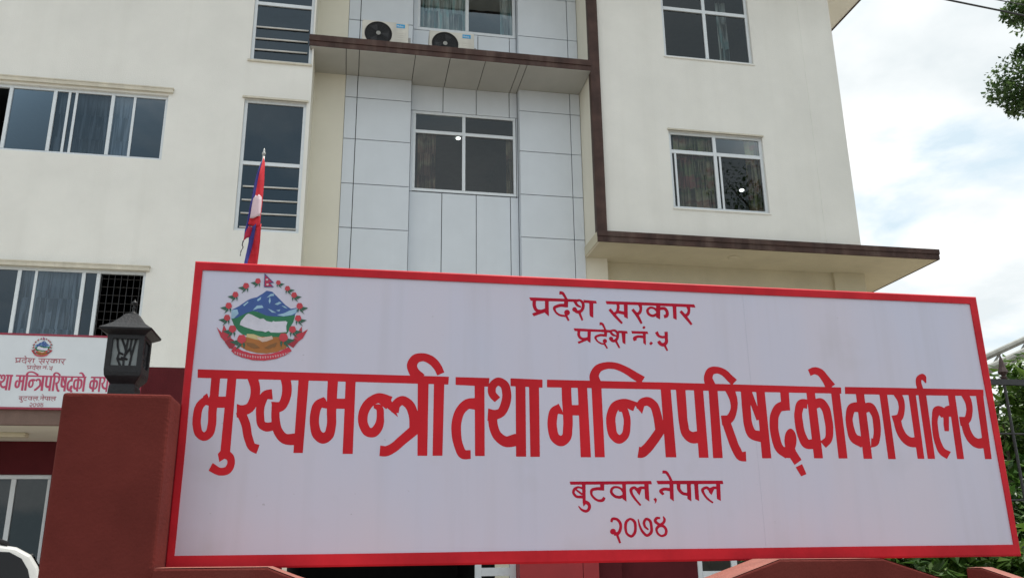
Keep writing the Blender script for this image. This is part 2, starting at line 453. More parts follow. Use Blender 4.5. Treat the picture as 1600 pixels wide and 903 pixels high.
# ---- recessed panelled bay
YP, YC = 14.80, 14.96          # outer panel columns, centre strip
MB().box(-0.872, -0.300, YP + .012, YP + .25, 4.40, 14.3).build('bay_pier', PLASTER_BOUNCE, B)
mb = MB(); mb.box(-0.300, 4.27, YC + .06, YC + .08, 4.40, 8.02); mb.box(-0.300, 1.00, YC + .06, YC + .08, 8.02, 14.3)
mb.box(3.01, 4.27, YC + .06, YC + .08, 8.02, 14.3); mb.box(1.00, 3.01, YC + .06, YC + .08, 9.76, 11.47)
mb.box(1.00, 3.01, YC + .06, YC + .08, 13.3, 14.3)
mb.build('cladding_backing', GAP, B)
GAPW = 0.0065
def panel(x0, x1, z0, z1, y, t=0.05):
    return MB().box(x0 + GAPW, x1 - GAPW, y + random.uniform(0, .0025), y + t, z0 + GAPW, z1 - GAPW).build('cladding_panel', ACP, B, bevel=0.003, seg=1)
for cols in (((-0.300, -0.075), (-0.075, 0.945)), ((3.035, 4.06), (4.06, 4.265))):
    rows = [6.32, 7.185, 8.045, 8.94, 9.80, 10.265]
    for a, b in cols:
        for c, d in zip(rows, rows[1:]): panel(a, b, c, d, YP)
        for c, d in ((10.49, 11.475), (11.475, 12.40), (12.40, 13.46)): panel(a, b, c, d, YP)
# column flanks towards the centre strip
for x in (0.938, 3.036):
    MB().box(x, x + .006, YP + .052, YC + .058, 6.3, 14.2).build('cladding_return', ACP, B)
for a, b in ((0.95, 1.565), (1.565, 2.215), (2.215, 2.87), (2.87, 3.03)):
    panel(a, b, 6.30, 8.035, YC, .04)
    panel(a, b, 9.715, 10.265, YC, .04)
for a, b in ((0.95, 1.62), (1.62, 2.25), (2.25, 2.89), (2.89, 3.03)):
    panel(a, b, 10.49, 11.50, YC, .04)
for a, b in ((0.95, 1.01), (3.0, 3.03)):
    panel(a, b, 8.035, 9.715, YC, .04)
for a, b in ((0.95, 1.045), (3.0, 3.03)):
    panel(a, b, 11.50, 13.35, YC, .04)
# centre windows
room(0.8, 3.2, 7.2, 10.24, YC + .09, 4.5)
room(0.8, 3.2, 10.6, 13.4, YC + .09, 4.5)
window(0.995, 2.995, 8.055, 9.715, YC + .01, (1.975,), 9.285, .055, GLASS, label='central window of the grey panelled bay below the ledge')
window(1.03, 3.02, 11.51, 13.3, YC + .01, (2.03,), 12.95, .06, GLASS, label='central window above the ledge, behind the two outdoor units')

# ---- ledge with brown fascia and panelled soffit
mb = MB()
mb.box(-0.945, 4.25, 13.95, YC + .05, 10.285, 10.47)
mb.build('ledge_slab', PLASTER, B)
mb = MB()
mb.box(-0.955, 4.262, 13.90, 13.95, 10.375, 10.495); mb.box(-0.950, 4.258, 13.915, 13.949, 10.272, 10.374)
mb.build('ledge_fascia', BROWN, B, bevel=0.006)
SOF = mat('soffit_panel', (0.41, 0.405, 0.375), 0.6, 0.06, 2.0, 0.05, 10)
cuts = [-0.94, -0.30, -0.065, 0.945, 1.58, 2.235, 2.885, 3.02, 4.262]
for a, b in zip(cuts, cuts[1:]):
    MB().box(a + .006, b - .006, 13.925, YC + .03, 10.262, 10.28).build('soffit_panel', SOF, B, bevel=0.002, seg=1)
MB().box(-0.94, 4.26, 13.95, YC + .03, 10.2805, 10.2845).build('soffit_backing', GAP, B)

# ---- right block
RW = [(5.755, 7.670, 7.615, 9.205), (5.79, 7.655, 10.80, 12.46)]
wall_grid('right_block_wall', 4.40, 9.47, 6.95, 13.46, YF, RW, PLASTER)
MB().box(8.76, 9.475, YF - .006, YF + .3, 7.05, 13.458).build('corner_pilaster', PLASTER, B, bevel=0.006)
MB().box(9.44, 9.472, YF + .301, 26.0, 6.95, 13.46).build('side_wall', PLASTER, B)
MB().box(4.268, 4.30, YF + .001, YP + .3, 6.86, 13.46).build('block_return', PLASTER_BOUNCE, B)
MB().box(4.247, 4.432, 13.92, YF + .06, 7.058, 13.46).build('corner_trim', BROWN, B, bevel=0.004)
MB().box(5.735, 7.69, YF - .03, YF + .01, 9.205, 9.235).build('window_hood', LINTEL, B)
MB().box(5.74, 7.685, YF - .02, YF + .01, 7.59, 7.615).build('window_sill', PLASTER, B)
MB().box(5.77, 7.675, YF - .02, YF + .01, 10.775, 10.80).build('window_sill', PLASTER, B)
room(5.3, 8.6, 7.0, 9.9, YF + .16, 4.5)
room(5.3, 8.6, 10.2, 13.2, YF + .16, 4.5)
window(5.755, 7.670, 7.615, 9.205, YF + .05, (6.685,), 8.79, .06, GLASS, (5.88, 6.78), label='lower window of the right block with brown curtains')
window(5.79, 7.655, 10.80, 12.46, YF + .05, (6.705,), 11.935, .06, GLASS, label='upper window of the right block')
# projecting slab under the right block
SOFC = mat('soffit_shade_cream', (0.58, 0.535, 0.40), 0.85, 0.08, 1.5, 0.25, 70, streak=0.1)  # plaster darkened and yellowed: under-slab shade and bounce put into the colour
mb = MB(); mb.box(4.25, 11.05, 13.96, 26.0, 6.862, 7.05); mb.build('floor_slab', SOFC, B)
mb = MB(); mb.box(4.246, 11.075, 13.905, 13.96, 6.955, 7.056); mb.box(4.249, 11.068, 13.92, 13.959, 6.852, 6.954)
mb.build('slab_fascia', BROWN, B, bevel=0.006)
mb = MB(); mb.box(11.051, 11.075, 13.961, 26.0, 6.955, 7.056); mb.box(11.051, 11.068, 13.961, 26.0, 6.852, 6.954)
mb.build('slab_fascia', BROWN, B)
MB().lathe([(.11, 0), (.11, -.012), (.085, -.028)], (7.05, 14.42, 6.862), 20).build('ceiling_light', SOFC, B)
# first floor under the slab
MB().box(4.27, 4.70, YP + .05, 15.3, 4.40, 6.86).build('pilaster', PLASTER_BOUNCE, B)
MB().box(4.27, 4.70, YP + .055, 15.3, 0.0, 4.399).build('pilaster', DKRED, B)
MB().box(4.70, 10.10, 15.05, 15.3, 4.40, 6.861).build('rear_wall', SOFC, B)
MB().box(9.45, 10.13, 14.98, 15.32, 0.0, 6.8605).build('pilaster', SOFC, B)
MB().box(10.07, 10.10, 15.33, 26.0, 0.0, 6.861).build('side_wall', PLASTER_BOUNCE, B)
# roof with overhanging eaves
mb = MB(); mb.box(-14.5, 11.02, 13.05, 26.5, 13.462, 13.66)
mb.build('roof_slab', PLASTER, B)
mb = MB(); mb.box(-14.52, 11.05, 13.0, 13.05, 13.44, 13.70); mb.box(11.021, 11.05, 13.051, 26.5, 13.44, 13.70)
mb.build('roof_fascia', BROWN, B)
# ---- maroon ground floor
GH = [(-7.6, -4.245, 0.9, 2.76)]
wall_grid('ground_floor_wall', -14.0, -0.87, 0.0, 4.399, YF - .004, GH, DKRED)
window(-7.6, -4.245, 0.9, 2.76, YF + .06, (-6.5, -5.6, -4.765), None, .06, GLASS, label='ground-floor window behind the white car')
room(-7.8, -4.2, 0.3, 3.2, YF + .16, 4.0)
room(-0.86, 2.55, 0.0, 3.3, 15.10, 5.0, DARK)
mb = MB(); mb.box(-0.86, 2.88, 15.02, 15.08, 3.3, 4.395); mb.build('entrance_lintel', DKRED, B)
window(2.20, 2.90, 0.55, 3.0, 15.02, (), 1.27, .11, GLASS, label='narrow window beside the dark entrance')
BRED = mat('bright_red_panel', (0.34, 0.022, 0.028), 0.5, 0.08, 3.0)
MB().box(2.905, 3.98, 14.72, 15.1, 0.0, 4.4).build('entrance_column', BRED, B)
MB().box(3.992, 4.262, 14.725, 15.1, 0.0, 4.4).build('entrance_column', BRED, B)
wall_grid('ground_floor_wall', 4.70, 10.1, 0.0, 4.399, 15.045, [(6.15, 7.5, 0.95, 2.7)], DKRED, .12)
window(6.15, 7.5, 0.95, 2.7, 15.07, (6.85,), 1.16, .1, GLASS, label='ground-floor window seen under the sign')
room(6.0, 7.7, 0.4, 3.2, 15.17, 3.0)
# ---- porch canopy carrying the small name board
mb = MB(); mb.box(-9.5, -2.62, 12.18, 13.99, 3.24, 3.42); mb.build('porch_slab', PLASTER_BOUNCE, B)
mb = MB(); mb.box(-9.55, -2.60, 12.10, 12.18, 3.225, 3.44)
mb.build('porch_fascia', mat('porch_brown', (0.16, 0.10, 0.08), 0.7, 0.15, 6, 0.2, 40), B, bevel=0.008)
MB().box(-4.80, -4.33, 12.95, 13.1, 3.175, 3.24).build('tube_light', mat('lamp_plastic', (0.6, 0.55, 0.42), 0.5), B, bevel=0.02)

# ---- curtains and ceiling lights inside
def curtain(x0, x1, z0, z1, y, material, label, amp=.03, n=26, name='curtain', group=None):
    mb = MB()
    xs = [x0 + (x1 - x0) * i / (n * 4) for i in range(n * 4 + 1)]
    zs = [z0, z0 + (z1 - z0) * .35, z0 + (z1 - z0) * .7, z1]
    P = lambda x, z: (x, y + amp * math.sin((x - x0) / (x1 - x0) * n * math.pi) * (1.15 - .3 * (z - z0) / (z1 - z0)) + .012 * math.sin(9 * x + 3 * z), z)
    for a, b in zip(xs, xs[1:]):
        for c, d in zip(zs, zs[1:]): mb.quad(P(a, c), P(b, c), P(b, d), P(a, d))
    o = mb.build(name, material, smooth=True)
    me = o.data; bm = bmesh.new(); bm.from_mesh(me); bmesh.ops.remove_doubles(bm, verts=bm.verts, dist=1e-4); bm.to_mesh(me); bm.free()
    return tag(o, label, 'curtain', group)
CT1 = curtain_mat('curtain_teal', [(0.45, 0.50, 0.50), (0.70, 0.70, 0.68), (0.32, 0.52, 0.54), (0.78, 0.78, 0.75)], 5.0, 1.1)
CT2 = curtain_mat('curtain_faded', [(0.20, 0.10, 0.08), (0.42, 0.34, 0.22), (0.36, 0.20, 0.15), (0.50, 0.45, 0.30)], 1.5, 1.6)
CT3 = curtain_mat('curtain_brown', [(0.42, 0.13, 0.10), (0.62, 0.50, 0.33), (0.33, 0.36, 0.17), (0.52, 0.20, 0.16)], 1.2, 2.6)
CT4 = curtain_mat('curtain_grey', [(0.55, 0.56, 0.58), (0.70, 0.70, 0.70), (0.62, 0.62, 0.64)], 3.0, .8)
curtain(-4.98, -4.14, 7.85, 9.08, YF + .2, CT4, 'pale grey curtain behind the third bay of the upper left window', .008, 14)
curtain(-4.09, -3.80, 7.85, 9.08, YF + .2, CT4, 'narrow grey curtain behind the last bay of the upper left window', .008, 6)
curtain(-5.10, -4.22, 4.5, 5.93, YF + .2, CT4, 'pale grey curtain behind the sliding window above the name board', .008, 14)
curtain(1.06, 2.02, 11.4, 13.35, YC + .20, CT1, 'pale teal striped curtain filling the left pane above the ledge', .025, 18)
curtain(2.74, 3.0, 11.4, 13.35, YC + .20, CT1, 'narrow teal curtain at the right edge of the window above the ledge', .025, 6)
curtain(1.10, 1.45, 7.95, 9.3, YC + .13, CT2, 'faded curtain gathered at the left of the central window', .03, 7)
curtain(2.82, 2.99, 7.95, 9.3, YC + .13, CT2, 'faded curtain gathered at the right of the central window', .03, 4)
curtain(5.90, 6.68, 7.5, 9.2, YF + .18, CT3, 'brown and green patterned curtain in the lower right window', .035, 12)
curtain(7.36, 7.66, 7.5, 9.2, YF + .18, CT3, 'narrow reddish curtain at the right of the lower right window', .035, 5)
curtain(7.10, 7.32, 10.7, 12.4, YF + .32, CT1, 'pale curtain strip in the upper right window', .03, 4)
GLOW = emit_mat('lit_lamp', (1.0, 0.98, 0.92), 4)
for (x, y, z, lb) in ((2.12, 17.0, 10.20, 'lit round ceiling light inside the central window'), (8.157, 16.0, 8.96, 'lit round ceiling light inside the lower right window')):
    t = tag(empty('ceiling_lamp', (x, y, z)), lb, 'lamp')
    MB().lathe([(.03, 0), (.05, .012), (.05, .03)], (x, y, z), 16).build('diffuser', GLOW, t)
    MB().tube([(x, y, z + .03), (x, y, z + .055)], .03, 8).build('mount', GREYP, t)

# ================================================================== OUTDOOR AC UNITS
def text_mesh(name, body, size, loc, material, parent):
    cu = bpy.data.curves.new(name, 'FONT'); cu.body = body; cu.size = size
    o = bpy.data.objects.new(name, cu); COL.objects.link(o)
    dg = bpy.context.evaluated_depsgraph_get()
    me = bpy.data.meshes.new_from_object(o.evaluated_get(dg)); bpy.data.objects.remove(o)
    me.transform(Matrix.Translation(loc) @ Matrix.Rotation(R(90), 4, 'X'))
    me.materials.clear(); me.materials.append(material); me.name = name
    o = bpy.data.objects.new(name, me); COL.objects.link(o); link_parent(o, parent)
    return o
def ac_unit(x0, y0, z0, label, tilt=0):
    t = tag(empty('ac_unit', (x0 + .43, y0 + .15, z0)), label, 'ac unit', 'outdoor units on the ledge')
    W_, H_, D_ = .86, .60, .31
    MB().box(x0, x0 + W_, y0, y0 + D_, z0 + .04, z0 + H_).build('casing', ACW, t, bevel=.025, seg=3)
    for xx in (x0 + .1, x0 + W_ - .16):
        MB().box(xx, xx + .06, y0 + .01, y0 + D_ - .01, z0, z0 + .039).build('foot', GREYP, t)
    c = (x0 + .30, z0 + .325); R0 = .255
    mb = MB()
    for k in range(36):
        a0, a1 = 2 * math.pi * k / 36, 2 * math.pi * (k + 1) / 36
        p = lambda r, a, y: (c[0] + r * math.cos(a), y, c[1] + r * math.sin(a))
        mb.quad(p(R0, a0, y0 - .004), p(R0, a1, y0 - .004), p(R0 - .012, a1, y0 - .022), p(R0 - .012, a0, y0 - .022))
        mb.quad(p(R0 - .012, a0, y0 - .022), p(R0 - .012, a1, y0 - .022), p(R0 - .03, a1, y0 - .004), p(R0 - .03, a0, y0 - .004))
    mb.build('fan_ring', BLACKP, t, smooth=True)
    MB().disc(c, R0 - .02, y0 - .002, 36).build('fan_recess', mat('fan_dark', (0.006, 0.007, 0.009), .6), t)
    mb = MB()
    for q in (.08, .115, .15, .185, .215):
        pts = [(c[0] + q * math.cos(2 * math.pi * k / 28), y0 - .018, c[1] + q * math.sin(2 * math.pi * k / 28)) for k in range(29)]
        mb.tube(pts, .0028, 4, False)
    for k in range(14):
        a = 2 * math.pi * k / 14
        mb.tube([(c[0] + .04 * math.cos(a), y0 - .018, c[1] + .04 * math.sin(a)), (c[0] + .235 * math.cos(a + .25), y0 - .018, c[1] + .235 * math.sin(a + .25))], .0028, 4)
    mb.build('fan_guard', BLACKP, t)
    for k in range(3):
        a = 2 * math.pi * k / 3 + x0
        mb = MB(); i = [(.04, -.2), (.20, -.35), (.21, .35), (.05, .25)]
        mb.quad(*[(c[0] + r * math.cos(a + d), y0 - .006 - .004 * (d > 0), c[1] + r * math.sin(a + d)) for r, d in i])
        mb.build('fan_blade', mat('fan_blade_grey', (0.03, 0.032, 0.036), .5), t)
    MB().disc(c, .042, y0 - .024, 20).build('fan_hub', mat('hub_grey', (0.30, 0.30, 0.28), .5), t)
    s_ = MB().box(x0 + .63, x0 + .79, y0 - .004, y0 - .001, z0 + .485, z0 + .565).build('sticker', BLUEL, t)
    text_mesh('sticker_lettering', 'Midea', .052, (x0 + .635, y0 - .006, z0 + .503), WHITEP, t)
    for k in range(7):
        MB().box(x0 + .62, x0 + .82, y0 - .003, y0 + .001, z0 + .10 + k * .045, z0 + .112 + k * .045).build('louvre', ACW, t)
    mb = MB(); mb.box(x0 + W_, x0 + W_ + .05, y0 + .1, y0 + .24, z0 + .15, z0 + .36); mb.build('valve_cover', GREYP, t, bevel=.01)
    mb = MB(); mb.tube([(x0 + W_ + .03, y0 + .15, z0 + .2), (x0 + W_ + .08, y0 + .18, z0 + .1), (x0 + W_ + .14, y0 + .28, z0 - .0), (x0 + W_ + .16, y0 + .48, z0 - .02)], .018, 8)
    mb.build('pipe', BLACKP, t, smooth=True)
ac_unit(-0.035, 14.24, 10.53, 'left outdoor AC unit with black fan on the brown ledge')
ac_unit(1.225, 14.33, 10.50, 'right outdoor AC unit with black fan under the central window')

# ================================================================== SIGN LETTERING AND EMBLEM DATA
def dec(s): return [[[tuple(map(int, p.split(','))) for p in lp.split()] for lp in q.split(';')] for q in s.split('|')]
GLYPH = {
    'mukhyamantri': '-3568,991 -3601,988 -3647,978 -3674,967 -3695,955 -3716,938 -3737,917 -3760,885 -3776,856 -3787,828 -3794,800 -3797,778 -3796,753 -3791,722 -3779,687 -3756,634 -3741,606 -3744,602 -3746,601 -7138,621 -7142,617 -7142,606 -7134,485 -7130,481 -6950,481 -6928,480 -6924,476 -6923,188 -6932,179 -6931,162 -6935,161 -6962,227 -6967,232 -6969,232 -7020,192 -7023,187 -7021,176 -7023,171 -7058,140 -7079,119 -7107,82 -7117,64 -7127,39 -7137,6 -7142,-17 -7148,-67 -7153,-161 -7150,-225 -7146,-261 -7130,-333 -7118,-375 -7103,-412 -7084,-442 -7054,-472 -7026,-493 -7006,-505 -6992,-510 -6980,-514 -6958,-519 -6930,-517 -6914,-513 -6900,-507 -6875,-493 -6844,-465 -6825,-440 -6811,-414 -6800,-378 -6794,-339 -6787,-264 -6786,-235 -6787,-198 -6796,-76 -6794,2 -6790,6 -6685,8 -6680,4 -6688,-673 -6691,-679 -6722,-717 -6723,-723 -6691,-840 -6686,-841 -6626,-798 -6618,-795 -6612,-795 -6585,-807 -6579,-814 -6573,-829 -6570,-843 -6569,-869 -6580,-900 -6589,-915 -6596,-922 -6620,-931 -6634,-933 -6662,-934 -6678,-930 -6701,-918 -6760,-878 -6788,-862 -6791,-866 -6801,-887 -6839,-974 -6839,-978 -6836,-981 -6761,-1022 -6736,-1034 -6709,-1044 -6688,-1050 -6665,-1053 -6618,-1053 -6591,-1049 -6564,-1042 -6546,-1036 -6522,-1021 -6509,-1009 -6496,-994 -6480,-968 -6470,-943 -6463,-920 -6456,-884 -6455,-842 -6458,-813 -6467,-779 -6480,-747 -6493,-727 -6513,-706 -6537,-687 -6540,-682 -6536,465 -6536,474 -6532,479 -6362,479 -6358,475 -6311,358 -6301,311 -6297,255 -6298,232 -6301,199 -6306,173 -6324,112 -6337,87 -6347,75 -6366,64 -6385,58 -6404,54 -6432,54 -6451,57 -6492,72 -6495,70 -6497,67 -6487,-68 -6489,-72 -6495,-76 -6497,-81 -6485,-105 -6482,-142 -6478,-145 -6467,-142 -6462,-145 -6429,-206 -6402,-265 -6388,-309 -6368,-400 -6355,-450 -6323,-535 -6299,-591 -6283,-618 -6272,-634 -6258,-649 -6238,-668 -6223,-677 -6194,-692 -6143,-713 -6138,-711 -6136,-707 -6100,-575 -6105,-570 -6167,-556 -6176,-548 -6186,-530 -6228,-414 -6236,-379 -6255,-279 -6270,-228 -6292,-173 -6328,-100 -6325,-95 -6300,-83 -6279,-71 -6246,-45 -6219,-10 -6197,29 -6194,28 -6193,25 -6194,-13 -6192,-61 -6177,-183 -6171,-215 -6164,-243 -6153,-268 -6141,-287 -6122,-310 -6109,-320 -6082,-337 -6052,-351 -6020,-360 -6003,-362 -5974,-360 -5955,-356 -5913,-344 -5909,-348 -5892,-385 -5877,-413 -5845,-461 -5817,-494 -5794,-516 -5769,-534 -5741,-550 -5725,-555 -5704,-562 -5675,-568 -5622,-572 -5571,-572 -5568,-576 -5568,-580 -5569,-691 -5565,-696 -5426,-695 -5422,-692 -5394,472 -5390,477 -5382,477 -5099,476 -5091,475 -5087,470 -5088,288 -5085,137 -5089,136 -5112,191 -5116,194 -5121,193 -5125,194 -5134,209 -5138,211 -5198,186 -5248,159 -5263,146 -5284,125 -5297,105 -5308,84 -5318,59 -5326,28 -5334,-14 -5343,-96 -5344,-137 -5340,-210 -5327,-296 -5315,-352 -5303,-392 -5292,-416 -5279,-438 -5265,-457 -5229,-494 -5213,-507 -5189,-523 -5169,-534 -5153,-539 -5140,-543 -5116,-546 -5080,-541 -5045,-527 -5031,-518 -5006,-499 -4978,-471 -4961,-447 -4952,-430 -4944,-408 -4933,-361 -4923,-270 -4919,-218 -4919,-189 -4929,-17 -4928,18 -4923,23 -4800,24 -4797,20 -4796,15 -4796,-697 -4796,-701 -4791,-705 -4639,-704 -4635,-699 -4636,452 -4635,468 -4633,471 -4631,472 -4589,473 -3611,466 -3608,462 -3602,11 -3606,11 -3623,61 -3642,104 -3653,124 -3672,151 -3695,175 -3728,203 -3761,225 -3797,243 -3820,250 -3837,253 -3860,254 -3887,251 -3915,242 -3949,224 -3976,204 -3998,182 -4025,148 -4029,150 -4045,182 -4022,235 -4026,240 -4071,253 -4126,274 -4187,290 -4229,295 -4248,294 -4280,289 -4321,275 -4347,263 -4387,240 -4420,217 -4449,191 -4475,164 -4499,131 -4514,107 -4532,74 -4548,35 -4559,0 -4568,-39 -4572,-74 -4574,-118 -4573,-148 -4568,-192 -4554,-248 -4540,-283 -4523,-318 -4508,-345 -4493,-366 -4478,-384 -4461,-399 -4448,-408 -4428,-419 -4407,-427 -4379,-434 -4350,-437 -4328,-437 -4300,-432 -4280,-425 -4254,-410 -4236,-394 -4214,-370 -4202,-352 -4182,-318 -4170,-291 -4159,-258 -4154,-233 -4150,-203 -4148,-169 -4150,-130 -4155,-76 -4155,-40 -4157,1 -4160,19 -4167,43 -4184,77 -4179,75 -4152,53 -4120,30 -4114,33 -4107,47 -4102,47 -4040,-4 -4036,-9 -4033,-18 -4015,-25 -3925,-96 -3923,-94 -3924,-91 -3948,-33 -3943,-29 -3917,-32 -3913,-28 -3903,48 -3898,66 -3886,81 -3866,97 -3858,101 -3853,100 -3817,71 -3798,51 -3779,19 -3763,-22 -3748,-72 -3738,-122 -3734,-164 -3732,-268 -3918,-436 -3978,-494 -4000,-513 -4024,-531 -4067,-556 -4090,-567 -4108,-573 -4122,-575 -4193,-565 -4195,-567 -4197,-570 -4198,-581 -4207,-731 -4203,-735 -4141,-741 -4111,-741 -4080,-736 -4056,-729 -4009,-707 -3949,-670 -3900,-634 -3790,-534 -3600,-377 -3597,-379 -3595,-382 -3590,-721 -3585,-726 -3434,-725 -3429,-720 -3426,454 -3426,461 -3421,466 -3341,465 -3336,460 -3336,446 -3342,-719 -3338,-724 -3185,-723 -3180,-718 -3179,-679 -3161,459 -3156,464 -3096,463 -3092,467 -3084,593 -3089,598 -3509,601 -3510,605 -3497,617 -3497,623 -3527,649 -3567,679 -3594,703 -3602,713 -3615,738 -3625,765 -3626,776 -3623,788 -3617,804 -3604,825 -3587,837 -3556,848 -3542,850 -3520,851 -3489,843 -3467,833 -3438,817 -3407,795 -3392,783 -3355,744 -3328,708 -3313,682 -3285,619 -3281,616 -3278,616 -3168,667 -3163,674 -3202,766 -3231,815 -3256,849 -3281,879 -3322,916 -3349,936 -3374,950 -3405,964 -3442,977 -3482,987 -3513,991;-6783,479 -6750,481 -6678,480 -6674,475 -6677,195 -6678,192 -6682,188 -6782,186 -6787,191 -6787,465 -6786,475;-6187,477 -6148,479 -5843,478 -5837,474 -5818,402 -5811,368 -5806,294 -5809,234 -5821,173 -5830,143 -5839,122 -5848,116 -5873,114 -5929,118 -5956,118 -5962,117 -5965,112 -5954,68 -5952,-86 -5948,-132 -5939,-205 -5943,-210 -5987,-217 -6006,-217 -6035,-211 -6040,-209 -6044,-204 -6048,-193 -6053,-163 -6064,-84 -6067,-36 -6065,16 -6058,56 -6040,121 -6034,139 -6025,156 -6021,160 -6017,160 -5967,157 -5948,157 -5944,162 -5969,319 -5974,323 -6036,312 -6063,305 -6082,297 -6096,288 -6116,271 -6134,249 -6146,228 -6148,228 -6150,233 -6149,286 -6152,326 -6157,361 -6170,416 -6190,473;-5676,476 -5639,478 -5562,477 -5557,472 -5557,466 -5566,-380 -5570,-385 -5575,-386 -5643,-395 -5678,-397 -5698,-392 -5721,-374 -5740,-353 -5759,-328 -5773,-306 -5780,-292 -5794,-249 -5806,-198 -5819,-128 -5826,-53 -5822,-47 -5792,-34 -5771,-22 -5753,-8 -5736,11 -5720,33 -5702,69 -5691,95 -5677,138 -5667,178 -5660,217 -5656,253 -5654,301 -5655,328 -5659,379 -5666,420 -5679,472;-4918,474 -4822,474 -4803,473 -4798,469 -4797,201 -4797,196 -4802,191 -4922,189 -4927,193 -4922,464 -4922,470;-4256,127 -4248,127 -4236,122 -4211,103 -4207,98 -4227,106 -4248,110 -4261,111 -4292,106 -4293,110 -4285,115;-6967,48 -6929,38 -6925,33 -6924,-73 -6914,-216 -6915,-246 -6921,-307 -6927,-348 -6932,-360 -6940,-371 -6953,-382 -6960,-385 -6972,-378 -6985,-367 -6993,-354 -7000,-335 -7020,-249 -7025,-185 -7021,-78 -7017,-43 -7012,-20 -7007,-3 -6997,16 -6982,36;-4328,84 -4324,84 -4323,80 -4327,50 -4326,47 -4323,43 -4286,23 -4281,17 -4278,11 -4273,-23 -4271,-95 -4272,-121 -4277,-156 -4284,-184 -4299,-221 -4321,-254 -4339,-276 -4347,-281 -4361,-281 -4371,-278 -4379,-270 -4392,-247 -4409,-206 -4415,-186 -4419,-156 -4420,-128 -4418,-103 -4414,-69 -4407,-43 -4390,2 -4363,48 -4346,69;-5154,38 -5151,37 -5144,31 -5084,25 -5079,20 -5076,-68 -5071,-117 -5067,-177 -5067,-204 -5069,-245 -5082,-325 -5089,-351 -5097,-360 -5116,-369 -5128,-363 -5149,-347 -5164,-323 -5178,-281 -5189,-233 -5194,-202 -5196,-134 -5191,-80 -5184,-29 -5178,-3 -5170,19 -5164,29',
    'tatha': '-2965,595 -2970,590 -2969,466 -2964,460 -2649,452 -2644,448 -2643,245 -2647,242 -2713,239 -2737,236 -2780,225 -2804,215 -2831,198 -2847,187 -2880,159 -2905,132 -2928,103 -2951,70 -2965,46 -2980,16 -2997,-26 -3013,-82 -3025,-133 -3035,-207 -3037,-272 -3031,-369 -3022,-429 -3014,-473 -2993,-551 -2951,-666 -2939,-691 -2927,-712 -2913,-730 -2894,-748 -2873,-762 -2859,-768 -2842,-774 -2819,-778 -2803,-779 -2773,-778 -2713,-770 -2708,-765 -2711,-632 -2716,-627 -2791,-629 -2797,-626 -2806,-613 -2818,-588 -2843,-521 -2855,-478 -2862,-441 -2869,-372 -2873,-302 -2873,-233 -2867,-174 -2855,-119 -2838,-61 -2818,-20 -2791,14 -2759,44 -2743,55 -2730,59 -2646,47 -2641,42 -2637,-698 -2636,-719 -2631,-723 -2479,-722 -2475,-718 -2475,439 -2470,444 -2419,442 -2415,439 -2414,437 -2419,402 -2418,360 -2412,325 -2398,287 -2383,263 -2360,235 -2302,183 -2297,181 -2207,261 -2208,266 -2267,329 -2275,342 -2279,354 -2281,369 -2281,399 -2275,423 -2258,446 -2242,459 -2235,462 -2222,456 -2206,446 -2196,437 -2188,426 -2182,409 -2176,381 -2168,305 -2171,263 -2181,213 -2207,129 -2224,90 -2234,72 -2245,61 -2265,54 -2284,50 -2299,48 -2328,49 -2406,70 -2410,68 -2412,65 -2426,-134 -2422,-139 -2416,-138 -2412,-142 -2410,-174 -2405,-213 -2398,-250 -2383,-304 -2364,-357 -2337,-410 -2306,-451 -2262,-496 -2212,-534 -2188,-548 -2161,-560 -2120,-571 -2090,-574 -2059,-574 -2007,-567 -1948,-556 -1945,-557 -1943,-560 -1942,-599 -1944,-724 -1940,-728 -1775,-728 -1771,-724 -1763,449 -1758,454 -1704,452 -1700,448 -1699,-725 -1695,-730 -1541,-729 -1538,-727 -1536,-724 -1534,-648 -1535,-639 -1533,-544 -1534,-535 -1525,442 -1520,447 -1468,446 -1463,451 -1460,580 -1462,583 -1465,585 -1485,586 -1999,596 -2019,595 -2023,591 -2024,464 -2020,461 -2006,460 -1939,458 -1935,454 -1941,-349 -1942,-354 -1946,-354 -1952,-348 -1993,-360 -2073,-388 -2087,-392 -2102,-393 -2114,-391 -2132,-383 -2164,-362 -2195,-335 -2206,-320 -2217,-303 -2235,-259 -2250,-201 -2256,-166 -2258,-115 -2254,-109 -2203,-90 -2174,-74 -2138,-47 -2122,-29 -2106,-9 -2082,28 -2056,83 -2036,137 -2024,182 -2014,241 -2010,291 -2013,337 -2020,396 -2031,449 -2044,484 -2054,503 -2067,523 -2086,544 -2101,556 -2137,579 -2165,592 -2184,598 -2220,604 -2245,604 -2265,600 -2293,589 -2312,578 -2337,560 -2354,546 -2376,521 -2392,499 -2394,497 -2396,498 -2396,505 -2387,587 -2392,592',
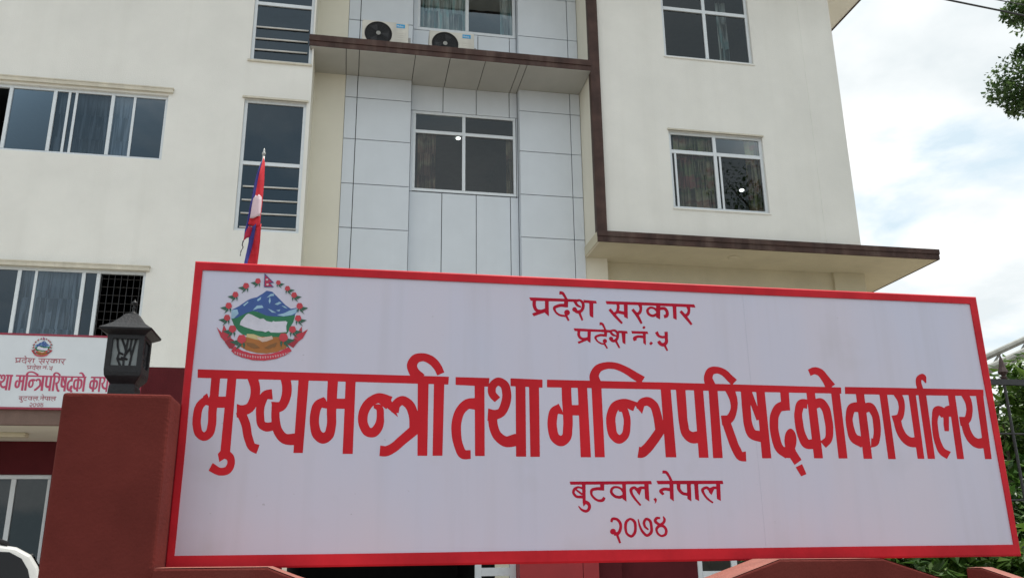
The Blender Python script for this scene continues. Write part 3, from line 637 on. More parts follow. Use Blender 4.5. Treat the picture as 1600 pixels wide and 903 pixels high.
    'mantriparishadko': '-288,928 -368,914 -412,902 -438,893 -472,877 -493,864 -515,846 -536,827 -564,792 -582,764 -597,735 -608,708 -614,688 -619,660 -619,623 -615,592 -620,587 -1357,588 -1376,587 -1381,582 -1384,459 -1379,454 -1151,455 -1131,454 -1125,450 -1124,226 -1115,38 -1115,33 -1119,33 -1125,57 -1183,169 -1190,174 -1216,155 -1273,130 -1303,110 -1325,89 -1337,73 -1349,52 -1359,31 -1366,9 -1375,-29 -1388,-110 -1392,-177 -1390,-235 -1377,-332 -1365,-386 -1354,-416 -1333,-453 -1318,-472 -1299,-490 -1259,-521 -1222,-540 -1199,-547 -1179,-550 -1142,-549 -1121,-544 -1103,-537 -1070,-518 -1042,-495 -1018,-469 -1000,-446 -983,-417 -969,-375 -961,-325 -958,-278 -947,-183 -945,-112 -945,-28 -940,-23 -837,-22 -833,-26 -832,-39 -827,-708 -826,-727 -821,-731 -651,-730 -647,-725 -667,450 -661,456 -635,457 -594,456 -589,451 -588,439 -577,-701 -577,-725 -572,-730 -407,-728 -402,-724 -409,451 -404,456 -338,457 644,460 673,459 678,454 684,-80 680,-80 670,-11 638,132 627,165 615,193 601,216 586,234 544,274 504,300 474,313 452,319 429,322 399,322 359,314 312,298 293,287 264,266 246,244 235,226 230,224 225,227 215,228 95,267 39,279 16,282 -34,279 -79,272 -119,262 -149,252 -186,234 -222,210 -240,193 -258,173 -276,148 -295,114 -310,81 -331,20 -341,-18 -349,-66 -352,-131 -349,-187 -340,-267 -327,-332 -313,-368 -298,-395 -278,-420 -249,-449 -221,-471 -191,-487 -165,-495 -138,-498 -117,-496 -96,-491 -77,-484 -48,-467 -18,-446 10,-420 33,-392 50,-362 65,-323 76,-271 89,-160 92,-121 92,-69 87,-23 68,58 58,88 45,113 52,113 107,85 146,70 153,76 187,157 193,161 213,137 214,131 213,120 214,117 231,111 239,105 305,25 311,29 328,83 335,98 352,145 356,155 362,160 397,168 412,165 427,158 447,145 463,132 473,119 487,86 515,-55 530,-236 528,-250 432,-370 338,-476 308,-506 254,-550 248,-551 226,-545 220,-549 181,-726 186,-731 226,-735 254,-735 277,-731 294,-726 317,-717 342,-702 363,-686 431,-627 481,-573 581,-454 683,-320 688,-322 688,-340 692,-716 697,-721 881,-720 886,-715 864,454 869,459 901,460 956,460 962,455 965,196 971,-67 987,-229 993,-266 1005,-312 1024,-352 1062,-402 1099,-436 1127,-454 1157,-468 1194,-476 1216,-479 1252,-478 1295,-473 1300,-477 1300,-706 1300,-720 1305,-725 1474,-724 1479,-719 1474,451 1479,456 1526,457 1572,457 1577,452 1577,439 1562,-724 1567,-729 1737,-727 1742,-723 1748,451 1752,456 1756,456 1872,456 1895,455 1900,452 1945,354 1962,304 1969,267 1973,218 1974,189 1969,155 1960,125 1940,86 1920,55 1893,28 1885,23 1877,21 1784,17 1778,16 1773,12 1782,-151 1784,-154 1790,-155 1795,-159 1834,-304 1885,-484 1902,-534 1921,-583 1964,-678 1990,-721 2007,-740 2031,-759 2059,-772 2082,-778 2113,-782 2174,-783 2179,-778 2186,-612 2180,-608 2124,-620 2120,-617 2110,-598 2086,-542 2065,-499 2055,-471 2018,-340 1953,-119 1957,-112 1979,-95 1999,-76 2018,-51 2035,-25 2055,16 2070,56 2098,146 2110,212 2114,248 2114,307 2109,360 2088,451 2094,455 2161,455 2188,454 2192,449 2187,199 2188,-79 2192,-138 2202,-198 2211,-250 2223,-289 2241,-330 2260,-355 2284,-378 2312,-395 2360,-415 2412,-428 2478,-441 2485,-445 2483,-716 2484,-722 2489,-727 2654,-725 2659,-721 2656,448 2661,454 2685,454 2919,455 2955,453 2958,449 2958,437 2954,300 2952,288 2947,284 2918,275 2897,266 2870,252 2843,233 2821,213 2793,181 2765,140 2735,83 2717,42 2700,-21 2689,-117 2684,-186 2684,-231 2690,-328 2707,-439 2722,-507 2733,-541 2744,-566 2757,-588 2774,-613 2796,-636 2824,-659 2929,-724 2934,-724 2945,-716 3014,-720 3020,-722 3085,-831 3093,-838 3230,-752 3234,-746 3143,-589 3141,-582 3143,-575 3142,-571 3129,-555 3150,-514 3164,-474 3171,-447 3179,-406 3181,-366 3180,-339 3175,-299 3163,-261 3140,-224 3116,-204 3104,-200 3082,-196 3056,-203 3020,-227 2996,-256 2989,-267 2971,-300 2955,-347 2942,-413 2941,-471 2946,-516 2941,-522 2928,-525 2913,-514 2900,-498 2891,-480 2879,-440 2857,-297 2852,-243 2851,-183 2864,-57 2874,-11 2884,15 2902,48 2932,94 2946,109 2955,114 2963,117 3078,129 3109,127 3115,131 3128,449 3134,455 3154,455 3469,456 3474,451 3475,342 3472,339 3469,337 3414,343 3376,342 3354,338 3336,333 3317,325 3285,303 3262,279 3246,254 3230,220 3221,194 3190,77 3182,20 3180,-67 3184,-178 3193,-258 3207,-326 3233,-414 3248,-457 3261,-481 3279,-506 3297,-523 3326,-541 3352,-551 3389,-557 3439,-558 3475,-555 3479,-557 3481,-561 3482,-715 3487,-720 3649,-719 3654,-716 3656,-710 3654,-444 3659,-443 3731,-529 3736,-531 3741,-529 3817,-470 3847,-439 3867,-412 3883,-383 3896,-351 3907,-312 3916,-265 3930,-159 3932,-107 3931,-55 3919,129 3911,174 3898,216 3868,273 3840,312 3817,335 3784,355 3758,364 3733,367 3712,366 3693,363 3650,352 3647,353 3645,357 3644,450 3650,455 3708,456 3947,457 3963,455 3968,450 3968,436 3962,-715 3967,-720 4131,-718 4138,-713 4142,451 4148,456 4168,457 4174,462 4182,568 4177,573 4158,574 4003,574 3993,575 3993,580 4064,622 4067,625 4067,629 3937,795 3905,841 3885,866 3850,897 3823,913 3791,926 3753,936 3720,941 3688,940 3670,937 3643,930 3603,912 3562,892 3558,888 3558,885 3595,776 3598,775 3603,776 3666,803 3682,806 3704,802 3730,791 3747,782 3765,764 3790,727 3832,655 3862,580 3859,576 3855,575 2057,583 2053,588 2133,663 2135,668 2133,672 2041,754 1984,813 1961,832 1934,849 1893,869 1844,886 1795,896 1734,900 1708,899 1671,894 1630,881 1609,870 1590,855 1569,835 1557,819 1540,792 1527,762 1513,724 1508,701 1503,664 1505,627 1512,591 1508,585 724,588 359,587 343,588 339,593 395,675 393,681 266,749 120,831 71,854 -8,887 -56,904 -97,916 -142,924 -194,930 -249,930;-246,807 -211,807 -152,801 -103,787 -44,763 12,736 60,708 158,641 237,592 237,589 233,587 173,587 -416,588 -420,592 -442,648 -447,669 -445,685 -438,705 -427,725 -415,743 -405,754 -389,765 -376,773 -345,787 -296,801 -268,806;1742,771 1771,772 1803,765 1842,748 1867,733 1898,703 1935,660 2007,589 2006,586 2001,584 1966,583 1741,584 1718,584 1715,586 1679,664 1672,683 1671,696 1679,725 1696,755 1714,764;-949,455 -857,456 -842,455 -837,450 -834,182 -835,162 -840,157 -945,155 -950,160 -953,277 -954,441 -953,450;1145,457 1184,459 1294,458 1299,453 1300,-253 1300,-260 1294,-266 1235,-278 1214,-278 1187,-267 1168,-255 1161,-245 1154,-225 1140,-87 1137,-26 1140,107 1140,443 1140,453;2414,452 2484,453 2490,448 2488,201 2483,201 2416,429 2410,448;3469,251 3474,252 3476,242 3480,-376 3474,-381 3425,-389 3419,-389 3413,-386 3400,-365 3371,-291 3359,-248 3351,-200 3347,-145 3340,6 3341,41 3343,60 3351,92 3381,171 3388,176 3442,168 3447,168 3451,170 3453,173;2358,212 2363,212 2443,-56 2449,-61 2482,-49 2487,-53 2487,-239 2481,-244 2425,-239 2401,-231 2394,-223 2385,-208 2367,-154 2355,-100 2350,-45 2354,153;3696,195 3702,196 3708,193 3730,165 3745,139 3753,111 3759,74 3774,-86 3775,-171 3762,-285 3755,-317 3746,-340 3737,-356 3727,-364 3658,-406 3653,-403 3652,-391 3647,168 3653,175;-122,82 -119,84 -116,82 -108,58 -104,53 -66,52 -60,47 -52,24 -39,-36 -33,-90 -36,-143 -41,-174 -56,-260 -66,-292 -73,-309 -83,-321 -104,-339 -124,-349 -134,-342 -149,-327 -159,-314 -166,-299 -170,-282 -176,-233 -183,-110 -179,-56 -167,-9 -144,49;-1197,0 -1192,0 -1121,-12 -1115,-16 -1113,-21 -1113,-156 -1128,-327 -1131,-342 -1136,-354 -1148,-365 -1159,-372 -1164,-373 -1175,-369 -1194,-357 -1204,-342 -1215,-306 -1226,-226 -1229,-172 -1224,-117 -1209,-28 -1203,-7|3233,-823 3113,-876 3108,-881 3191,-1031 3197,-1035 3294,-1000 3299,-995 3241,-833 3238,-826',
    'karyalaya': '5902,871 5882,869 5866,865 5826,847 5787,819 5773,805 5762,790 5748,759 5739,716 5736,658 5744,596 5738,590 5297,590 4269,584 4264,584 4259,580 4249,474 4248,458 4252,453 4410,454 4462,454 4465,452 4467,438 4466,311 4459,305 4410,300 4378,294 4351,286 4324,273 4292,250 4272,229 4251,199 4239,174 4230,149 4218,107 4198,19 4192,-26 4190,-129 4202,-296 4210,-336 4228,-381 4250,-414 4273,-436 4302,-456 4329,-471 4435,-521 4442,-519 4452,-504 4457,-505 4456,-718 4461,-722 4622,-721 4627,-717 4630,-524 4634,-519 4701,-508 4738,-497 4768,-479 4792,-456 4808,-432 4828,-390 4861,-285 4874,-225 4884,-154 4890,-27 4887,46 4875,112 4848,193 4837,220 4819,249 4795,275 4776,288 4759,295 4745,300 4723,303 4697,304 4681,302 4639,294 4634,298 4634,449 4641,455 4669,455 4927,456 4941,455 4947,450 4948,-706 4948,-719 4953,-724 5095,-723 5100,-718 5105,450 5111,455 5188,457 5231,456 5237,454 5288,371 5302,337 5307,310 5311,253 5305,207 5285,149 5271,119 5260,101 5248,87 5239,82 5145,68 5138,65 5135,60 5163,-71 5168,-138 5176,-191 5187,-233 5207,-290 5224,-328 5253,-376 5276,-403 5304,-433 5348,-467 5379,-485 5421,-499 5472,-507 5524,-508 5539,-509 5543,-512 5545,-514 5544,-707 5544,-711 5548,-715 5676,-715 5682,-710 5701,454 5706,459 5750,460 5755,455 5751,-710 5753,-713 5756,-715 5896,-714 5903,-709 5918,456 5926,461 5998,462 6131,462 6365,465 6370,465 6375,459 6372,284 6369,280 6287,258 6279,252 6263,233 6257,229 6212,251 6174,263 6149,266 6124,266 6091,259 6056,243 6041,232 6023,215 6004,188 5989,148 5972,72 5954,3 5943,-60 5932,-184 5930,-254 5931,-314 5940,-408 5964,-526 5971,-550 5988,-589 6015,-629 6034,-648 6056,-664 6142,-714 6148,-710 6249,-585 6247,-581 6239,-577 6163,-546 6147,-537 6131,-524 6113,-497 6101,-469 6076,-385 6068,-348 6062,-299 6061,-197 6068,-58 6072,-28 6082,11 6094,39 6122,88 6129,91 6137,83 6161,49 6168,47 6181,54 6186,55 6203,49 6205,44 6201,13 6186,-83 6187,-199 6192,-204 6274,-203 6281,-198 6326,62 6333,68 6359,68 6363,70 6368,66 6369,57 6356,-710 6362,-715 6495,-714 6502,-709 6529,460 6536,466 6657,467 6664,461 6687,413 6707,369 6717,336 6722,304 6724,269 6722,224 6717,195 6687,112 6672,84 6662,72 6657,70 6641,68 6569,70 6545,68 6539,63 6541,-101 6545,-104 6558,-102 6562,-106 6572,-206 6580,-243 6595,-292 6623,-357 6648,-398 6687,-441 6714,-465 6738,-482 6781,-503 6821,-514 6859,-518 6886,-518 6936,-513 6944,-515 6946,-518 6940,-706 6942,-709 6945,-711 7075,-710 7078,-709 7082,-705 7083,-691 7132,465 7141,475 7157,591 7153,595 7117,596 5880,590 5875,596 5858,674 5857,696 5861,742 5870,749 5880,751 5889,749 5908,730 5937,696 5944,691 5950,691 5956,695 5961,701 5976,786 5977,806 5973,825 5961,848 5940,863 5919,870;5424,456 5515,459 5541,458 5547,453 5545,-318 5540,-323 5498,-328 5474,-326 5442,-311 5402,-281 5384,-260 5373,-243 5358,-212 5337,-155 5328,-112 5320,-29 5359,15 5382,52 5405,110 5432,206 5443,272 5444,342 5437,398 5420,452;6845,468 6970,470 6975,464 6952,-315 6946,-320 6895,-331 6879,-334 6864,-332 6829,-319 6799,-299 6777,-270 6757,-227 6737,-168 6729,-117 6724,-52 6763,-17 6780,3 6798,32 6823,91 6851,185 6864,263 6866,337 6860,398 6841,463;4679,131 4685,132 4690,129 4709,99 4728,61 4736,29 4739,-22 4732,-197 4730,-220 4721,-267 4695,-351 4688,-355 4666,-349 4660,-354 4637,-487 4634,-496 4629,-494 4629,-479 4632,108 4639,116;4396,124 4459,122 4464,116 4460,-307 4459,-315 4454,-318 4401,-301 4386,-292 4375,-276 4363,-251 4355,-223 4338,-122 4334,-49 4338,-8 4347,25 4370,82 4388,118',
    'pradesh_a': '-1108,2194 -1113,2189 -1118,2135 -1114,2131 -1076,2134 -1067,2130 -1057,2118 -1034,2083 -1022,2062 -1027,2056 -1608,2056 -1635,2054 -1645,2055 -1664,2054 -1667,2049 -1643,1999 -1636,1994 -1613,1993 -1609,1988 -1612,1926 -1609,1897 -1601,1870 -1590,1841 -1575,1816 -1566,1807 -1548,1794 -1549,1790 -1552,1788 -1615,1766 -1618,1763 -1620,1760 -1619,1758 -1598,1716 -1596,1714 -1593,1712 -1588,1713 -1393,1788 -1389,1785 -1384,1775 -1322,1724 -1319,1725 -1317,1730 -1316,1765 -1317,1775 -1315,1993 -1309,1998 -1038,2004 -1033,1999 -1034,1968 -1038,1963 -1093,1961 -1116,1958 -1153,1947 -1194,1930 -1220,1914 -1234,1899 -1241,1882 -1241,1860 -1234,1838 -1216,1805 -1193,1777 -1174,1760 -1143,1739 -1114,1728 -1073,1722 -1021,1719 -1017,1718 -1013,1715 -976,1650 -969,1646 -948,1658 -944,1664 -978,1744 -975,1750 -960,1757 -948,1767 -939,1779 -934,1793 -932,1807 -935,1822 -939,1831 -948,1842 -961,1851 -981,1855 -998,1852 -1013,1845 -1029,1829 -1035,1817 -1038,1803 -1036,1781 -1032,1773 -1025,1764 -1026,1761 -1030,1759 -1074,1762 -1095,1765 -1117,1771 -1142,1784 -1160,1798 -1174,1813 -1182,1826 -1189,1849 -1190,1865 -1186,1871 -1165,1881 -1133,1894 -1109,1900 -1083,1903 -992,1897 -970,1899 -964,1905 -957,1999 -952,2004 -863,2005 -858,2000 -827,1948 -816,1935 -809,1928 -791,1917 -775,1911 -733,1901 -727,1906 -719,1921 -720,1927 -753,1947 -769,1959 -784,1976 -797,2001 -792,2006 -772,2007 -767,2011 -765,2017 -761,2020 -745,2015 -729,2003 -718,1991 -712,1976 -708,1953 -709,1933 -716,1906 -727,1885 -738,1870 -752,1861 -771,1852 -785,1851 -791,1854 -800,1866 -807,1888 -818,1901 -827,1906 -836,1908 -845,1909 -858,1906 -870,1899 -875,1894 -882,1885 -887,1873 -887,1855 -885,1846 -878,1836 -869,1829 -851,1820 -832,1806 -817,1799 -806,1795 -793,1793 -781,1793 -777,1791 -724,1667 -718,1664 -696,1673 -692,1678 -692,1681 -722,1774 -730,1806 -727,1810 -708,1823 -691,1840 -674,1866 -663,1890 -654,1929 -653,1956 -658,1989 -657,1996 -651,1995 -632,1994 -574,1993 -569,1988 -572,1799 -570,1773 -562,1751 -556,1744 -509,1728 -504,1732 -493,1987 -488,1992 -434,1991 -430,1994 -430,2000 -437,2035 -441,2039 -453,2041 -671,2050 -674,2049 -677,2045 -667,2021 -666,2015 -685,2033 -698,2043 -717,2053 -743,2061 -771,2061 -795,2055 -962,2056 -969,2061 -1016,2150 -1026,2166 -1035,2175 -1046,2184 -1058,2189 -1078,2193;-1541,1994 -1510,1996 -1500,1995 -1389,1998 -1385,1996 -1383,1992 -1386,1868 -1388,1863 -1393,1860 -1434,1842 -1457,1836 -1472,1836 -1498,1839 -1515,1844 -1523,1850 -1532,1862 -1538,1876 -1548,1911 -1548,1960 -1546,1985 -1545,1990',
    'sarkar': '-258,2045 -261,2042 -261,2039 -248,1994 -242,1988 -134,1989 -124,1988 -86,1990 -65,1989 -60,1984 -58,1953 -60,1915 -72,1879 -80,1862 -89,1853 -108,1847 -114,1845 -119,1847 -170,1908 -174,1910 -179,1909 -211,1882 -213,1879 -214,1875 -172,1820 -119,1758 8,1630 12,1628 17,1630 39,1650 41,1654 41,1657 -79,1798 -79,1801 -76,1805 -62,1811 -48,1821 -42,1823 66,1804 71,1798 71,1765 74,1759 135,1733 138,1735 140,1738 141,1757 140,1768 145,1859 144,1869 149,1960 149,1987 154,1991 341,1994 347,1992 351,1987 367,1949 370,1935 369,1925 364,1903 356,1885 347,1873 335,1863 322,1856 316,1858 260,1922 256,1924 250,1923 219,1896 215,1890 269,1820 290,1790 315,1749 373,1644 378,1641 407,1656 412,1663 372,1762 352,1806 354,1811 376,1824 388,1835 400,1851 409,1869 416,1891 422,1924 424,1955 421,1988 426,1994 675,1995 686,1993 689,1989 687,1954 683,1950 663,1962 645,1969 619,1977 597,1980 578,1978 564,1974 534,1957 518,1944 511,1936 498,1916 494,1903 493,1886 496,1864 506,1838 517,1821 531,1807 553,1793 568,1786 589,1780 616,1777 642,1783 673,1797 677,1794 676,1779 681,1773 745,1744 750,1747 752,1755 764,1910 770,1916 807,1922 825,1923 833,1922 847,1912 861,1890 865,1872 864,1855 860,1840 853,1834 827,1829 821,1823 830,1771 835,1766 861,1771 875,1775 891,1783 899,1790 908,1800 916,1814 921,1826 925,1842 926,1868 922,1900 909,1931 892,1954 873,1971 858,1978 846,1981 832,1982 808,1981 775,1975 770,1980 771,1989 776,1994 996,1994 1003,1992 1005,1988 1006,1971 1003,1776 1008,1771 1063,1744 1067,1747 1068,1750 1075,1891 1075,1901 1078,1951 1077,1962 1080,1989 1085,1993 1104,1994 1267,1992 1273,1988 1286,1959 1291,1938 1288,1918 1283,1905 1272,1885 1261,1873 1244,1863 1236,1864 1205,1898 1173,1927 1168,1926 1153,1914 1135,1897 1132,1891 1328,1656 1334,1653 1362,1673 1365,1678 1365,1681 1279,1812 1278,1815 1281,1819 1297,1829 1312,1844 1322,1858 1330,1873 1339,1901 1346,1939 1346,1963 1344,1988 1346,1991 1349,1993 1356,1993 1441,1992 1447,1998 1431,2047 1425,2051 1408,2052 661,2050 539,2051 505,2050 494,2051 461,2050 450,2051 417,2049 406,2051 373,2049 362,2050 329,2049 276,2050 242,2048 232,2049 198,2048 188,2049 154,2048 144,2049 111,2047 100,2048;-1,1990 55,1991 71,1990 76,1986 76,1945 74,1901 75,1891 73,1868 69,1864 65,1864 -10,1877 -15,1881 -15,1887 -4,1932 -3,1955 -5,1985;583,1935 598,1936 620,1932 640,1925 654,1916 663,1908 682,1884 681,1863 679,1859 644,1837 631,1831 621,1828 596,1831 580,1837 567,1845 558,1854 551,1866 546,1881 544,1897 546,1905 556,1917 571,1929',
    'pradesh_b': '-387,1647 -391,1643 -396,1598 -391,1594 -363,1597 -353,1592 -340,1572 -326,1545 -318,1520 -323,1515 -353,1517 -368,1513 -384,1513 -854,1520 -872,1518 -874,1514 -858,1474 -856,1471 -851,1469 -812,1469 -807,1464 -813,1421 -811,1397 -803,1371 -794,1355 -784,1341 -769,1327 -756,1319 -737,1313 -735,1311 -735,1308 -737,1306 -807,1278 -809,1272 -795,1244 -791,1241 -788,1241 -634,1307 -629,1304 -628,1297 -624,1292 -580,1265 -575,1268 -572,1298 -559,1463 -554,1469 -539,1469 -529,1468 -370,1469 -360,1465 -321,1465 -318,1463 -316,1460 -317,1438 -323,1433 -351,1435 -385,1434 -404,1430 -432,1421 -464,1408 -476,1401 -491,1388 -497,1379 -501,1365 -501,1356 -496,1340 -488,1326 -466,1297 -450,1281 -423,1262 -391,1247 -371,1241 -330,1235 -325,1231 -286,1170 -282,1167 -277,1167 -263,1176 -259,1180 -259,1183 -300,1263 -298,1268 -285,1276 -279,1282 -273,1290 -270,1299 -269,1314 -273,1325 -277,1333 -290,1342 -303,1346 -319,1344 -333,1336 -344,1323 -350,1304 -346,1287 -335,1274 -335,1271 -340,1269 -358,1271 -372,1274 -388,1280 -411,1291 -423,1299 -435,1310 -446,1324 -455,1341 -460,1357 -455,1365 -442,1372 -413,1382 -390,1388 -360,1389 -273,1383 -268,1388 -260,1459 -255,1463 -231,1464 -218,1462 -213,1458 -188,1422 -176,1411 -161,1402 -139,1396 -99,1394 -97,1393 -96,1388 -99,1379 -111,1358 -121,1349 -133,1343 -147,1339 -152,1341 -156,1347 -155,1357 -156,1367 -161,1376 -171,1385 -180,1389 -187,1391 -205,1388 -212,1384 -221,1377 -227,1369 -231,1357 -232,1344 -229,1336 -221,1323 -194,1299 -183,1292 -161,1286 -142,1287 -124,1290 -118,1288 -65,1192 -58,1181 -54,1180 -35,1189 -30,1196 -80,1311 -78,1317 -66,1332 -56,1350 -45,1377 -39,1408 -37,1433 -40,1455 -35,1460 1,1460 6,1455 17,1288 23,1281 66,1257 70,1259 81,1451 87,1457 118,1456 122,1459 123,1462 123,1465 116,1497 114,1500 110,1502 94,1503 -48,1506 -53,1501 -52,1493 -55,1489 -75,1507 -93,1518 -112,1525 -130,1527 -155,1524 -202,1511 -270,1513 -275,1517 -298,1583 -312,1612 -323,1629 -334,1638 -349,1644 -365,1647;-750,1467 -748,1468 -712,1469 -626,1468 -622,1464 -626,1375 -627,1372 -631,1368 -652,1360 -680,1354 -701,1353 -717,1355 -735,1362 -742,1368 -752,1384 -759,1404 -759,1429 -753,1463;-151,1486 -136,1487 -125,1484 -113,1477 -101,1466 -91,1450 -88,1425 -90,1422 -94,1420 -129,1434 -137,1440 -149,1451 -168,1477 -165,1482',
    'number_mark': '436,1608 431,1605 406,1581 403,1577 406,1571 425,1551 429,1549 435,1552 462,1577 464,1582 459,1590 440,1606|194,1507 191,1504 191,1501 206,1463 212,1459 388,1461 401,1460 404,1458 406,1455 406,1436 401,1431 356,1434 311,1432 281,1425 246,1411 232,1402 218,1386 214,1371 214,1359 220,1342 224,1333 230,1323 236,1320 288,1344 290,1350 284,1364 284,1367 290,1374 305,1382 319,1385 339,1386 400,1379 405,1374 404,1295 408,1289 446,1256 450,1258 452,1261 456,1333 455,1343 461,1456 466,1461 504,1462 508,1465 509,1468 498,1503 496,1505 492,1508 460,1508|550,1323 517,1292 515,1288 516,1284 523,1276 541,1259 545,1257 550,1259 556,1265 583,1290 585,1295 583,1300 557,1323 553,1324',
    'digit_five': '687,1520 642,1494 637,1488 660,1444 673,1427 694,1409 708,1402 726,1396 747,1391 777,1388 812,1392 816,1387 816,1370 814,1343 811,1331 801,1320 787,1309 779,1306 769,1306 751,1314 739,1324 727,1348 722,1352 703,1343 672,1327 669,1322 678,1296 687,1281 701,1266 727,1249 743,1243 757,1240 787,1241 791,1238 833,1161 839,1159 858,1168 862,1172 863,1176 832,1259 834,1265 851,1282 863,1297 872,1318 876,1333 877,1351 875,1394 880,1458 880,1513 875,1518 822,1513 819,1511 816,1508 816,1500 818,1447 812,1441 785,1434 764,1436 749,1440 735,1444 722,1452 716,1460 709,1474 693,1517',
    'butwal': '315,-1121 141,-1123 131,-1124 -37,-1124 -47,-1126 -215,-1126 -225,-1127 -391,-1128 -401,-1129 -566,-1129 -576,-1131 -741,-1131 -751,-1132 -916,-1133 -926,-1134 -1027,-1134 -1032,-1139 -1022,-1181 -1016,-1185 -828,-1184 -822,-1188 -822,-1217 -823,-1220 -827,-1222 -862,-1211 -887,-1209 -909,-1212 -929,-1218 -943,-1224 -959,-1233 -968,-1241 -978,-1253 -988,-1271 -996,-1297 -996,-1322 -987,-1345 -972,-1366 -951,-1387 -935,-1397 -923,-1402 -905,-1406 -867,-1410 -836,-1410 -825,-1411 -821,-1414 -819,-1420 -820,-1439 -818,-1456 -822,-1467 -810,-1534 -808,-1539 -804,-1539 -774,-1508 -768,-1504 -764,-1504 -753,-1508 -743,-1515 -737,-1525 -732,-1541 -733,-1558 -740,-1571 -750,-1583 -759,-1590 -767,-1594 -774,-1595 -792,-1591 -811,-1585 -830,-1577 -841,-1571 -853,-1561 -886,-1529 -892,-1530 -899,-1537 -901,-1541 -873,-1586 -863,-1598 -848,-1611 -821,-1626 -798,-1636 -776,-1640 -761,-1640 -747,-1637 -733,-1631 -720,-1622 -704,-1607 -693,-1593 -685,-1578 -679,-1563 -676,-1546 -679,-1522 -683,-1506 -689,-1492 -699,-1476 -706,-1469 -719,-1459 -738,-1450 -761,-1442 -766,-1436 -759,-1188 -754,-1184 -509,-1182 -506,-1184 -504,-1187 -505,-1220 -510,-1224 -535,-1223 -575,-1226 -638,-1239 -662,-1251 -675,-1263 -682,-1275 -687,-1295 -688,-1318 -683,-1347 -671,-1373 -645,-1405 -615,-1432 -586,-1451 -557,-1464 -543,-1467 -517,-1471 -493,-1471 -479,-1469 -464,-1464 -452,-1457 -444,-1451 -438,-1444 -428,-1426 -420,-1406 -422,-1401 -454,-1383 -461,-1386 -481,-1412 -489,-1418 -498,-1421 -519,-1425 -537,-1425 -551,-1422 -563,-1417 -581,-1408 -608,-1387 -632,-1359 -639,-1346 -643,-1334 -643,-1316 -642,-1308 -637,-1295 -630,-1289 -613,-1284 -564,-1277 -542,-1276 -454,-1282 -440,-1281 -436,-1278 -434,-1187 -429,-1182 -370,-1182 -360,-1180 -122,-1180 -119,-1181 -116,-1187 -118,-1230 -117,-1239 -118,-1243 -121,-1245 -141,-1230 -163,-1218 -182,-1211 -203,-1207 -227,-1204 -258,-1206 -277,-1211 -294,-1219 -315,-1237 -325,-1251 -333,-1267 -340,-1292 -339,-1309 -330,-1333 -316,-1354 -288,-1381 -263,-1397 -245,-1405 -226,-1410 -188,-1416 -172,-1416 -156,-1414 -126,-1406 -122,-1409 -121,-1417 -117,-1422 -60,-1460 -55,-1458 -54,-1450 -55,-1441 -53,-1375 -52,-1215 -51,-1183 -48,-1180 -45,-1179 196,-1178 206,-1177 271,-1177 275,-1180 277,-1186 276,-1208 271,-1213 261,-1212 209,-1211 150,-1236 146,-1234 127,-1219 113,-1212 94,-1208 78,-1210 56,-1217 34,-1228 16,-1246 7,-1264 6,-1277 9,-1300 23,-1342 38,-1370 51,-1390 95,-1447 175,-1533 180,-1535 184,-1534 201,-1520 204,-1518 204,-1514 130,-1428 85,-1361 75,-1344 67,-1322 61,-1293 60,-1276 64,-1270 77,-1262 87,-1258 94,-1259 134,-1300 142,-1319 179,-1358 184,-1356 224,-1262 230,-1258 273,-1259 276,-1263 276,-1410 280,-1417 290,-1423 346,-1461 351,-1460 352,-1458 352,-1440 352,-1182 358,-1177 407,-1177 412,-1172 405,-1125 400,-1121;-241,-1244 -209,-1244 -197,-1246 -176,-1253 -162,-1260 -151,-1268 -142,-1279 -120,-1314 -119,-1342 -122,-1349 -125,-1351 -149,-1361 -169,-1367 -196,-1368 -215,-1364 -239,-1356 -251,-1349 -262,-1340 -278,-1324 -286,-1312 -291,-1299 -290,-1285 -282,-1268 -272,-1256 -260,-1249;-885,-1246 -879,-1245 -861,-1249 -827,-1259 -824,-1261 -822,-1264 -821,-1276 -822,-1318 -826,-1320 -910,-1260 -911,-1258 -909,-1254 -895,-1248;-930,-1270 -929,-1270 -929,-1271 -934,-1276 -931,-1283 -837,-1356 -833,-1356 -826,-1349 -823,-1349 -821,-1357 -822,-1360 -826,-1362 -894,-1363 -912,-1360 -925,-1351 -945,-1330 -950,-1319 -952,-1309 -945,-1288 -939,-1279',
    'comma': '465,-1402 431,-1417 426,-1422 426,-1425 452,-1464 452,-1468 442,-1493 443,-1498 452,-1493 474,-1472 487,-1431 486,-1425 474,-1409 470,-1404',
